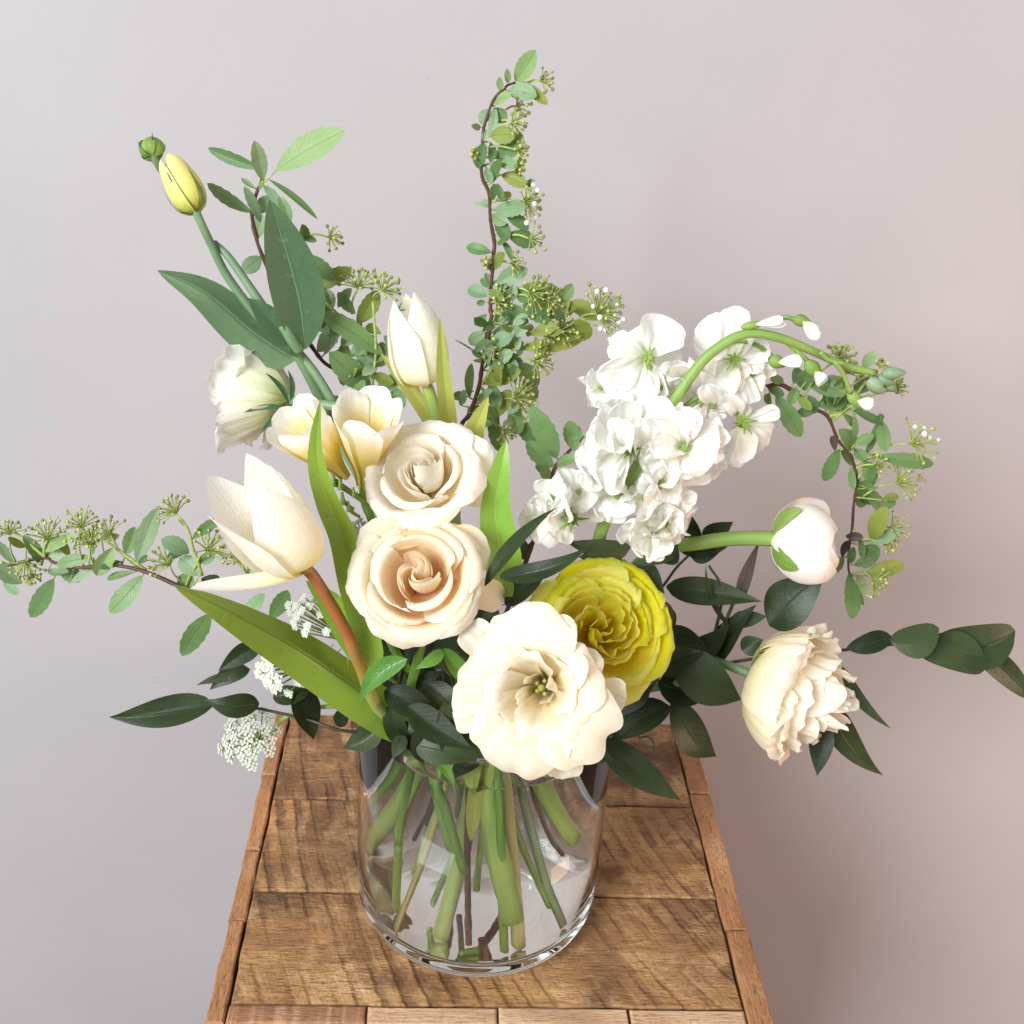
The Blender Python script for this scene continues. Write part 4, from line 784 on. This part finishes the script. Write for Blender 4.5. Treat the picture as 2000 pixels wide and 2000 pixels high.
spirea('leafy spirea branch rising at the upper left behind the lisianthus buds', 'a', [(985,530),(960,600),(940,700),(965,840),(1000,950),(1130,1250),(1320,1540),(1400,1640),(1500,1700),(1620,1830),(1800,2200)], .03, .01, [
 (1090,430,1485,200,190,LI),(1000,420,695,300,80),(1010,490,960,262,100),(1040,480,1325,712,46),(960,540,880,482,36),(945,695,685,525,85),(1000,760,900,550,70),(1010,520,1112,640,62),(960,700,1050,600,90),(965,860,1010,720,100),(1000,970,890,1055,105),(1180,780,1115,605,72,GR),(1215,890,1190,770,70,GR),(1250,890,1255,775,85,GR),(1250,850,1340,870,45,GR),(1260,950,1440,1105,110,GR),(1320,1180,1550,1060,110,OL),(1430,1390,1370,1170,110,GR),(1590,1330,1490,1205,75),(1600,1390,1720,1200,120,OL),(1770,1590,1402,1345,135,GR),(1350,1570,1465,1400,120),(1690,1800,1450,1590,165,GR),(1720,1700,1610,1530,110),(1720,1830,1870,1730,110,GR),(1780,1790,1890,1905,100,GR),(1500,1530,1590,1420,100),(1850,1310,1930,1250,60,OL),(1390,1590,1480,1480,70),(1560,1600,1700,1480,110,GR),(1640,1640,1800,1560,110,GR),(1360,1440,1340,1250,90,GR),(1560,1900,1640,1760,90,GR),(1900,1760,1990,1830,70,GR),(1740,1960,1850,2060,80,GR),(1480,1290,1560,1180,70,GR),(985,560,1010,470,30)],
 [(1460,850,62,0,(1270,840),16),(1620,1120,95,0,(1570,1330),26),(1800,1150,100,0,(1700,1230),26)], 130, [W(830,1100,-.005), NECK+Vector((-.01,.015,.02))] + wp_list([(940,700),(990,900),(1010,1000)], .01, .01), fill=[(1330,1300,1500,1750,8,120),(1500,1450,1850,1900,18,130)], twigs=[((1580,1800),(1640,1640),(1560,1420),(1330,1190)), ((1800,2000),(1700,1830),(1720,1560),(1700,1250))])
spirea('tall upright spirea branch reaching the top of the bouquet', 'b', [(985,262),(935,280),(920,300),(850,370),(790,540),(780,640),(775,840),(820,960),(830,1120),(855,1270),(850,1340),(840,1480),(830,1680),(835,1745),(780,2025),(760,2165),(700,2345),(640,2460)], .045, .02, [
 (985,250,1105,75,125,LI),(940,265,938,182,46,LI),(900,320,890,235,48,LI),(935,315,1105,345,115),(1060,262,1178,388,78,OL),(850,380,948,350,95,LI),(865,420,920,505,95,GR),(830,430,775,515,80),(860,410,830,590,62),(770,540,715,535,44),(825,600,975,590,115,OL),(805,560,790,625,50),(870,730,1020,600,135),(835,640,830,755,60),(750,800,790,655,90),(890,740,995,790,85),(840,890,892,755,76),(805,790,830,885,66),(900,840,1052,910,95,OL),(1000,850,1000,795,60,OL),(1045,910,1102,880,52),(850,1000,850,905,70),(880,900,902,1000,50,GR),(862,1010,952,960,58,OL),(830,1050,728,1018,26),(830,1030,778,1008,40),(850,1062,1038,1045,105),(838,1090,922,1145,80),(930,1100,1058,1178,85,GR),(862,1120,930,1245,100),(935,1215,1102,1275,112),(900,1250,962,1372,46,GR),(870,1275,932,1240,42),(835,1330,693,1298,82),(800,1380,832,1435,50),(850,1440,912,1340,78,OL),(865,1530,1048,1440,115),(850,1555,800,1468,48),(812,1605,700,1560,92),(800,1640,748,1652,42),(840,1620,828,1555,62),(960,1640,972,1540,70),(1000,1550,1060,1640,85,GR),(1030,1540,1248,1570,110,OL),(1120,1600,1190,1680,90,OL),(1250,1650,1338,1538,90),(1030,1660,1202,1750,125),(930,1650,1032,1765,110),(1200,1720,1348,1680,112,OL),(1530,1750,1348,1650,112,OL),(1290,1780,1455,1840,130,OL),(820,1790,735,1745,62,GR),(850,1780,952,1718,100),(795,1830,708,1900,92),(840,1890,790,1815,80),(830,1900,962,1850,105),(990,1800,1002,1935,50),(1000,1930,1372,1885,95,OL),(880,1800,1000,1780,80),(1060,1740,1000,1850,90),(1090,1840,1240,1800,90,OL),(1200,1860,1390,1850,80,OL),
 (780,2150,1000,2080,135,OL),(1000,2020,1122,2150,112,GR),(1030,2120,1105,2255,112,GR),(690,2235,598,2235,62,GR),(700,2245,710,2045,60,GR),(740,2235,802,2245,42,GR),(640,2290,660,2200,50),(850,2370,952,2210,115,OL),(850,2310,885,2560,92,GR),(955,2320,1005,2460,112,GR),(990,2380,1115,2520,112,GR),(770,1985,620,1888,13),(830,2010,960,1960,100),(900,1990,990,2080,110,GR),(830,2150,880,2290,90,GR),(860,2080,850,1960,90),(1010,1960,960,2080,80),(760,2290,690,2330,50,GR)],
 [(1180,245,58,0,(1060,265),14),(1030,400,66,0,(930,430),16),(1000,520,72,0,(900,500),18),(1030,690,56),(1020,780,42),(1090,1010,92,.25),(1120,1250,78,0,(930,1225),14),(990,1400,58),(910,1640,84),(1130,1590,105,0,(980,1560)),(1230,1630,70),(1310,1815,84,0,(1100,1850)),(1200,1830,70,0,(1060,1850)),(1560,1690,128,.28,(1370,1760),60),(730,710,32),(800,1390,34),(850,1960,78),(1150,2015,88,0,(960,1990)),(1040,2230,110,0,(830,2290),44),(940,2470,62,0,(850,2400))], 140,
 [W(895,1000,-.01), W(905,1250,-.018), NECK+Vector((.0,.0,.03))] + wp_list([(840,590),(850,850),(870,1100),(885,1530)], -.025, -.045), (.0006,.0018), fill=[(800,1500,1000,1950,16,110),(950,1620,1350,1900,18,110),(720,1950,1020,2450,22,120)], twigs=[((830,1700),(940,1720),(1060,1690),(1200,1720),(1260,1720)), ((780,2160),(880,2000),(1060,1900)), ((760,2170),(860,2260),(960,2330)), ((1060,1850),(1370,1760),(1500,1790))])
spirea('long spirea branch arching over and hanging down on the right', 'e', [(840,1690),(828,1640),(830,1520),(850,1400),(860,1250),(880,1080),(840,940),(760,830),(700,690),(620,640),(520,560),(400,485),(300,502),(100,560),(-100,760),(-400,1240)], .0, -.005, [
 (370,550,515,792,122,GR),(325,520,330,605,52,GR),(630,640,515,662,72,GR),(320,500,415,552,62,GR),(480,480,520,395,92,GR),(500,500,455,605,72,GR),(550,525,560,405,112,GR),(560,470,795,540,122,GR),(640,625,800,570,142,GR),(790,620,790,455,92,GR),(840,650,965,560,52),(850,640,1035,725,62),(870,545,945,440,112),(930,390,985,280,82,LI),(1040,715,1060,892,92,GR),(1025,700,948,905,52),(790,660,872,742,50,GR),(860,830,862,695,42,GR),(850,905,773,778,102,GR),(870,862,978,808,72,GR),(870,890,932,955,82,GR),(742,905,730,815,52,'smilax_brown'),(775,885,678,1072,102,GR),(780,900,852,985,62,GR),(1000,935,1332,980,102,GR),(850,1000,862,1135,52,GR),(870,1000,912,1125,62),(930,960,980,1105,92,GR),(960,1135,1002,1000,62,GR),(890,1120,910,1248,92,GR),(930,1140,1065,1292,102,GR),(1040,1212,1135,1188,60,OL),(1060,1275,1105,1215,62,GR),(965,1455,1062,1275,130,OL),(930,1472,1138,1410,92),(810,1440,908,1440,62,'smilax_brown'),(900,1460,912,1575,46),(930,1500,1012,1562,92),(800,1570,692,1668,82),(788,1575,832,1475,52,'smilax_brown'),(840,1610,862,1515,60),(860,1622,992,1578,72),(930,1655,1000,1520,105),(920,1690,1150,1622,112,OL),(830,1670,850,1935,102,GR),(880,1680,942,1785,82),(890,1770,922,1865,52,GR),(420,470,330,430,60),(700,520,640,440,90,GR),(1000,700,1050,690,50)],
 [(790,290,84),(830,385,62),(1150,500,56),(1280,840,112,.3,(960,930),24),(1030,985,62),(1190,1085,112,0,(920,1190),26),(1140,1390,88,0,(960,1380),18),(1090,1500,42),(1020,1745,74,0,(900,1660)),(1040,365,42)], 150,
 [NECK+Vector((.018,.012,.04)), NECK+Vector((.01,.01,.0))] + wp_list([(1000,760),(1100,900),(1240,960)], .02, .03), (.0006,.0016), twigs=[((700,690),(800,640),(900,520),(960,430)), ((760,830),(870,740),(860,640),(1000,690)), ((880,1080),(950,1000),(1000,930)), ((850,1400),(900,1480),(960,1530))], mats=('spirea','spirea_green','spirea_green'), fill=[(500,480,900,660,12,110),(850,850,960,1200,6,100)])
spirea('horizontal spirea branch stretching out to the left edge', 'g', [(-40,700),(120,640),(290,612),(340,640),(500,672),(700,655),(920,700),(1130,790),(1400,900),(1750,1080),(2200,1400)], -.02, -.05, [
 (900,720,708,932,132,GR),(340,740,203,962,122,GR),(1320,960,1163,1204,142,GR),(850,700,688,738,62,GR),(860,640,980,325,122),(790,590,842,430,102,GR),(590,612,375,652,84,GR),(265,660,155,488,84,GR),(162,542,60,488,52,OL),(290,600,392,570,92,'spirea'),(112,650,-5,520,64,'spirea'),(135,772,-25,650,112,'spirea'),(20,750,112,832,62,'spirea'),(370,690,502,742,102,'spirea'),(440,772,612,660,62,'spirea'),(610,722,702,560,112,LI),(762,632,640,672,52,GR),(480,490,612,458,72,OL),(270,560,452,482,92,LI),(300,690,420,700,70),(640,490,742,470,52,OL),(870,642,922,596,42,GR),(1190,582,1030,500,112),(1180,560,1060,602,52,GR),(1210,490,1392,370,72,GR),(1250,722,1142,620,122),(1200,700,1150,812,132,GR),(1265,742,1372,740,72,'smilax'),(1240,640,1345,592,72,GR),(1560,702,1652,640,112),(1500,1000,1650,850,100,'spirea'),(1700,1000,1800,830,110,GR),(220,620,300,560,70),(440,600,380,520,60,OL),(560,600,600,520,60,LI)],
 [(55,425,66),(305,440,104,0,None,30),(510,370,92,0,None,26),(560,480,86,0,None,26),(660,430,86,0,(900,690),22),(165,680,92,0,None,26),(200,740,52),(1080,290,88,0,(1180,420),26),(1030,610,108,0,(1150,760),26),(1340,520,108,0,(1240,640),30),(1510,590,84,0,(1560,720),20)], 160,
 [NECK+Vector((-.02,.0,.03)), NECK+Vector((-.005,.005,.0))] + wp_list([(820,820),(800,950)], .0, .0), (.0007,.0018), twigs=[((1270,720),(1240,620),(1210,540),(1190,450),(1150,380),(1110,345)), ((920,690),(800,600),(660,500)), ((1560,720),(1480,620),(1330,560)), ((290,610),(160,500),(80,440))], yj=.006)
spirea('short leafy spirea sprig beside the white stock in the middle', 'c', [(1395,965),(1330,1030),(1240,1130),(1190,1300),(1100,1600)], -.01, -.025, [(1250,1082,1098,775,150,GR),(1232,1135,1072,985,115,GR),(1360,1035,1330,858,112,GR),(1240,1125,1372,1090,84),(1205,1210,1150,1130,80,GR),(1330,870,1395,950,90,GR),(1210,1180,1120,1130,70,GR)], [(1500,900,30)], 170, [NECK+Vector((.0,.01,.03)), NECK], mats=('spirea_green','spirea_green'))
# --- lace flowers
def lace(label, conv, dome, Rpx, Yc, Yd, n, seed, stem_px, nf=11):
    rng = random.Random(seed); c = W(*conv, Yc); t_ = W(*dome, Yd); ax = (t_-c).normalized(); L = (t_-c).length; R = Rpx*pxm(t_); F = frame(ax)
    root = thing('lace_flower', label, 'lace flower', c, 'white lace flowers on the left')
    mb = MB()
    for i in range(7):
        an = i*.9; d = Vector(F[0]*math.cos(an)+F[1]*math.sin(an)); tube_into(mb, [c, c+d*L*.14+ax*L*.03, c+d*L*.26-ax*L*.05], .0005, .0002, seg=4, n=5)
    mb.build('bract', SM['green'], root)
    tube(root, 'stem', SM['pale'], [c + ax*.001] + [W(*p, Yc) for p in stem_px] + [NECK + Vector((-.02,0,.02)), NECK + Vector((rng.uniform(-.012,.012), rng.uniform(-.02,.01), -.015)), Vector((rng.uniform(-.03,.045), rng.uniform(-.045,.02), rng.uniform(.02,.05)))], .0010, .0017, n=40)
    for i in range(n):
        rr = math.sqrt((i+.5)/n); an = i*2.39996 + rng.uniform(-.2,.2)
        d = Vector(F[0]*math.cos(an)+F[1]*math.sin(an)); e_ = c + ax*L*(1-.34*rr*rr+rng.uniform(-.09,.05)) + d*R*rr*rng.uniform(.92,1.06); dd = (e_-c).normalized(); ur = R*.20
        mb = MB(); tube_into(mb, [c, c+(e_-c)*.5 + ax*L*.05*(1-rr), e_ - dd*ur*.9], .00042, .00034, seg=5, n=8)
        Fl = frame(dd)
        for q in range(nf):
            r2 = math.sqrt((q+.5)/nf); a2 = q*2.4; d2 = Vector(Fl[0]*math.cos(a2)+Fl[1]*math.sin(a2)); p = e_ + d2*ur*r2 + dd*ur*(.15-.25*r2*r2+rng.uniform(-.08,.08))
            tube_into(mb, [e_-dd*ur*.9, p], .0002, .0002, seg=3, n=2, cap=False, smoothpath=False)
            for w_ in range(5):
                a3 = w_*1.2566 + q; d3 = Vector(Fl[0]*math.cos(a3)+Fl[1]*math.sin(a3)); s3 = .00085*rng.uniform(.8,1.2); b0 = len(mb.v)
                mb.v += [tuple(p), tuple(p + d3*s3*.6 + Vector(Fl[0]*math.cos(a3+1.57)+Fl[1]*math.sin(a3+1.57))*s3*.42 + dd*.0002), tuple(p + d3*s3*1.15 + dd*.0003*rng.random()), tuple(p + d3*s3*.6 - Vector(Fl[0]*math.cos(a3+1.57)+Fl[1]*math.sin(a3+1.57))*s3*.42 + dd*.0002)]
                mb.face((b0,b0+1,b0+2,b0+3), 1)
        mb.build('umbellet', [SM['stalk'], SM['lace']], root)
    return root
lace('white lace flower head tucked behind the red tulip stem', I(930,500), I(540,270), 40, -.06, -.085, 20, 201, [(720,1300)])
lace('white lace flower head under the broad tulip leaf', I(720,620), I(380,680), 48, -.05, -.085, 24, 202, [(660,1330)])
lace('white lace flower head hanging lowest at the left, over the wooden edge', I(345,1130), I(255,1075), 62, -.045, -.060, 26, 203, [I(430,1060), I(520,960), (640,1380)])
lace('small white lace flower head between the tulip and the cream rose', H(1080,1330), H(990,1240), 24, -.05, -.055, 12, 204, [H(1110,1500)])
# --- dark smilax
def smilax(label, stems, leaves, Y, seed, tail=True, kind='smilax', cat='branch', tendril=()):
    rng = random.Random(seed); root = thing('smilax_branch', label, cat, W(*stems[0][0], Y), 'dark leafy smilax branches in the bouquet')
    for i, s_ in enumerate(stems):
        pts = [W(*p, Y + (q[0] if (q := p[2:]) else 0)) for p in [(x[0],x[1]) for x in s_]] if False else [W(x[0], x[1], Y + (x[2] if len(x) > 2 else 0)) for x in s_]
        if i == 0 and tail: pts = [Vector((rng.uniform(-.042,.042), rng.uniform(-.04,.035), rng.uniform(.016,.05))), NECK + Vector((rng.uniform(-.02,.02), rng.uniform(0,.02), -.02)), NECK + Vector((rng.uniform(-.02,.02), rng.uniform(-.01,.01), .015))] + pts
        tube(root, 'twig', SM['dark'], pts, .0012, .0007, n=len(pts)*7, seg=7)
    for tpts in tendril: tube(root, 'tendril', SM['dark'], [W(*p, Y) for p in tpts], .0007, .0004, n=20, seg=6)
    for lf in leaves:
        b, t_, w = lf[0], lf[1], lf[2]; o = lf[3] if len(lf) > 3 else {}
        o = dict(o); kd = o.pop('kind', kind); mk = o.pop('m', 'smilax'); y0 = o.pop('y', rng.uniform(-.004,.004)); y1 = o.pop('y1', y0 + rng.uniform(-.012,.006))
        kw = dict(bend=rng.uniform(-.06,.14), twist=rng.uniform(-.7,.7), side=rng.uniform(-.06,.06), fold=rng.uniform(.05,.45), tx=rng.uniform(-.25,.25), ty=rng.uniform(-.1,.35), n=15, m=9, ruf=.05, rng=rng); kw.update(o)
        blade(root, 'leaf', LM[mk], b, t_, w, Y+y0, Y+y1, kd, **kw)
    return root
smilax('dark leafy branch reaching far out to the right edge', [[(1290,1330),(1450,1290),(1635,1271),(1697,1263),(1750,1259),(1790,1266),(1838,1251),(1885,1257),(1900,1262)]], [
 (Fq(1310,470),Fq(1095,520),42,dict(side=-.05)),(Fq(1305,490),Fq(1530,425),66,dict(side=.14,twist=0,ty=0)),(Fq(1525,480),Fq(1890,440),88,dict(side=.16,twist=0,ty=0)),(Fq(1425,525),Fq(1748,622),76,dict(side=-.14,twist=0,ty=0)),(Fq(1680,515),Fq(1970,760),50,dict(side=-.04)),(Fq(1660,500),Fq(1880,520),40,dict(side=.0))], -.01, 301, kind='oval')
smilax('dark leafy branch standing up between the stock and the drooping lisianthus', [[(1290,1290),(1250,1180),(1290,1150),(1320,1110),(1345,1085)], [(1300,1330),(1380,1270),(1400,1220),(1410,1150),(1385,1105)], [(1380,1300),(1440,1160),(1470,1090)]], [
 (Fq(730,415),Fq(990,178),96,dict(fold=.1)),(Fq(245,230),Fq(698,302),56,{}),(Fq(590,300),Fq(686,12),26,dict(m='smilax_brown')),(Fq(540,420),Fq(433,122),12,dict(side=-.06)),(Fq(360,550),Fq(545,405),52,dict(side=.08)),(Fq(550,390),Fq(722,370),34,{}),(Fq(440,600),Fq(672,315),52,{}),(Fq(600,530),Fq(702,480),40,{}),(Fq(350,85),Fq(545,35),34,{}),(D(1200,1580),D(1392,1478),40,{}),(D(1120,1690),D(1372,1610),42,{}),(D(1100,1690),D(1130,1440),40,{}),(Fq(230,440),Fq(450,540),44,{}),(Fq(250,330),Fq(270,470),34,{})], -.015, 302)
smilax('dark leafy branch hanging low at the right over the corner of the stand', [[(1200,1400),(1280,1330),(1310,1290)], [(1180,1440),(1260,1400),(1310,1380)], [(1540,1430),(1580,1400),(1620,1370)]], [
 (Fq(268,575),Fq(600,765),96,dict(side=.05)),(Fq(265,780),Fq(482,1032),72,dict(side=.09)),(Fq(265,800),Fq(-20,960),66,dict(side=.05)),(J(1200,1430),J(1702,1812),64,dict(side=.03,bend=.05)),(Fq(1020,790),Fq(1268,1122),56,dict(side=.08)),(Fq(980,860),Fq(955,1125),48,{}),(Fq(1075,610),Fq(1308,902),24,dict(side=.08)),(J(1560,1080),J(1900,1160),70,{}),(J(1560,980),J(1840,880),60,{}),(J(1500,1080),J(1250,1300),60,{}),(J(1100,1470),J(1280,1560),40,dict(y=-.02)),(J(1200,1430),J(880,1640),50,dict(y=-.03))], -.035, 303, tendril=[[J(1440,1420),J(1500,1415),J(1538,1460),J(1530,1510),J(1490,1530)]])
smilax('dark leafy branch spreading low on the left with one long pointed leaf', [[(700,1430),(600,1405),(510,1385),(430,1370),(400,1368)]], [
 (G(1345,1535),G(684,1612),62,dict(bend=.03)),(G(1630,1530),G(1293,1500),50,dict(side=-.12,bend=.12)),(G(1570,1310),G(1318,1442),38,dict(side=.1)),(G(1500,1345),G(1233,1412),18,{}),(G(1640,1150),G(1372,1322),40,{}),(I(560,800),I(686,1112),62,dict(ty=.6,side=-.05)),(I(1105,1000),I(868,1162),52,dict(side=-.1)),(I(850,1030),I(885,890),30,{}),(I(430,850),I(680,790),40,{}),(I(1000,1000),I(1100,900),50,{})], -.055, 304)
smilax('dark green leaves arching in the middle between the roses and the yellow flower', [[(930,1330),(945,1240),(975,1150),(1000,1110)], [(1000,1110),(1040,1060),(1080,1040)], [(905,1310),(920,1260),(985,1135)]], [
 (Cc(890,1825),Cc(1455,1628),40,dict(m='smilax',side=.12,y=-.05,bend=.1)),(Cc(795,1880),Cc(1245,1388),32,dict(side=-.06,y=-.05)),(D(745,1640),D(335,1605),46,dict(side=-.08)),(J(600,580),J(892,325),44,dict(y=-.03)),(J(350,615),J(708,688),38,dict(side=.14,y=-.055)),(D(1040,1590),D(760,1750),60,{}),(D(740,1750),D(960,1930),60,{}),(D(1040,1640),D(900,1720),50,{}),(D(640,1680),D(420,1700),50,{}),(J(1100,330),J(1390,440),50,{}),(J(1280,330),J(1400,400),40,dict(m='smilax_green')),(J(1590,560),J(1650,740),30,dict(m='smilax_brown')),(J(660,180),J(720,300),40,{})], -.045, 305)
for lab, pts, r2, r3, mt in (('thin tan stem with a joint slanting down to the left in the water', [(740,560),(690,720),(575,1030),(430,1420)], .0015, .0014, 'tan'), ('pale thick stem standing just right of the middle in the water', [(1120,620),(1150,900),(1185,1250),(1195,1600)], .0034, .0036, 'cream'), ('dark green stem crossing behind the others in the water', [(520,500),(620,700),(760,980)], .0020, .0020, 'green')):
    q = wp_list(pts, -.036, -.044); r0 = thing('cutting', lab, 'stem', q[-1]); tube(r0, 'stem_piece', SM[mt], [q[0] + Vector((0,0,.02))] + q, r2, r3, n=26, seg=10, cut=.6)
    if mt == 'tan': mb = MB(); ball_into(mb, q[2], .0022); mb.build('joint', SM['tan'], r0)
smilax('bright and dark green leaves in the low middle in front of the vase rim', [[(870,1400),(865,1330),(866,1272)], [(790,1420),(780,1330),(795,1290)], [(760,1440),(720,1400),(690,1380)]], [
 (J(212,862),J(510,1092),38,dict(m='smilax_green',side=.10,y=-.05)),(J(212,870),J(33,988),26,dict(m='smilax_green',y=-.05)),(J(215,880),J(380,1060),42,dict(y=-.04)),(I(1270,600),I(972,880),44,dict(m='smilax_green',side=.12,y=-.05)),
 (I(1250,640),I(1540,920),58,{}),(I(1180,760),I(1500,680),52,{}),(I(1130,800),I(1500,1020),58,dict(y=-.02)),(I(1280,900),I(1680,1160),60,dict(y=-.03)),(I(1500,880),I(1580,1190),54,dict(y=-.03)),(I(1230,1000),I(1470,1270),46,dict(y=-.02)),(I(1320,1140),I(1720,1240),56,dict(y=-.03)),(I(1400,760),I(1640,980),52,dict(y=-.01)),(I(1150,900),I(1260,1180),44,dict(y=-.02)),(I(1480,1020),I(1640,1250),48,dict(y=-.03)),(I(1300,700),I(1560,800),50,dict(y=.01)),(I(1080,560),I(1300,760),50,dict(y=.02)),(I(1250,1080),I(1180,1230),30,dict(y=-.03)),(I(1100,620),I(1350,540),60,{}),(I(1250,540),I(1420,420),60,{}),(I(1550,560),I(1700,430),50,{}),(I(1600,620),I(1450,480),70,{}),(J(520,560),J(380,780),60,{}),(J(300,760),J(120,860),60,{}),(J(60,1060),J(240,1240),80,{}),(J(20,1240),J(200,1420),80,{}),(J(240,1380),J(440,1500),80,{}),(J(330,1380),J(560,1560),70,dict(y=-.03)),(I(1310,1060),I(1380,1260),32,dict(y=-.03)),(J(150,700),J(20,800),60,{}),(C('k',560,60),C('k',592,330),26,dict(y=-.02)),(C('k',960,300),C('k',770,460),40,dict(y=-.02)),(C('k',900,200),C('k',930,560),44,dict(y=-.02,m='spirea_olive')),(C('k',1040,330),C('k',920,560),36,dict(y=-.02,m='spirea_olive')),(C('k',640,300),C('k',800,520),22,dict(y=-.03,m='smilax_green')),(C('k',420,400),C('k',560,380),16,dict(y=-.0,m='smilax_green')),(J(420,1240),J(330,1560),70,{}),(I(1250,480),I(1080,420),50,{})], -.045, 306)
# --- cut foliage in the water
wl = thing('cut_leaf', 'pale pointed leaf hanging down into the water in the middle', 'leaf', NECK)
blade(wl, 'leaf_blade', LM['tulip_pale'], C('k',930,560), C('k',890,930), 30, -.045, -.05, 'leaf', water=True, n=12, m=7, fold=.3)
wl = thing('cut_leaf', 'dark drooping leaf just under the water line beside the cream lisianthus', 'leaf', NECK)
blade(wl, 'leaf_blade', LM['smilax'], C('k',1290,560), C('k',1030,480), 26, -.05, -.052, 'smilax', water=True, n=12, m=7, fold=.2)
wl = thing('cut_leaf', 'long green strap leaf folded against the right wall of the vase in the water', 'leaf', NECK)
blade(wl, 'leaf_blade', LM['tulip'], C('k',1380,570), C('k',1590,800), 22, .0, .0, 'strap', mids=[C('k',1600,640)], water=True, n=14, m=7)
wl = thing('cut_leaf', 'broad green leaf folded against the left wall of the vase in the water', 'leaf', NECK)
blade(wl, 'leaf_blade', LM['tulip_light'], C('k',720,620), C('k',250,940), 44, .0, -.01, 'strap', mids=[C('k',500,650), C('k',320,820)], water=True, n=16, m=9, fold=.3)
rng = random.Random(5)
for lab, pts, r2, r3, mt, Y0, Y1 in (('thin bright green stem lying almost level under the water line at the right', [(1180,640),(1400,700),(1600,760)], .0018, .0016, 'bright', -.02, .0), ('slim green stem slanting from the upper right down to the left in the water', [(1060,600),(820,980),(640,1300)], .0016, .0015, 'bright', -.01, -.02), ('slim green stem slanting down to the right beside the jointed grey stem', [(980,640),(1230,1000),(1400,1280)], .0017, .0016, 'green', -.02, -.03)):
    q = wp_list(pts, Y0, Y1); r0 = thing('cutting', lab, 'stem', q[-1]); tube(r0, 'stem_piece', SM[mt], q, r2, r3, n=22, seg=9, cut=.8)
for lab, pts, r2, mt in (('green stem end lying across the left of the vase in the water', [(235,665),(320,652),(440,650)], .0026, 'green'), ('thick green stem slanting to the left wall of the vase', [(235,900),(430,730),(720,580)], .0052, 'bright'), ('short cut piece of green stem on the bottom of the vase', [(830,1640),(880,1590),(940,1545)], .0022, 'green')):
    q = wp_list(pts, -.02 if 'bottom' not in lab else -.055, -.01 if 'bottom' not in lab else -.05); r0 = thing('cutting', lab, 'stem', q[0]); tube(r0, 'stem_piece', SM[mt], q, r2, r2, n=14, seg=10)
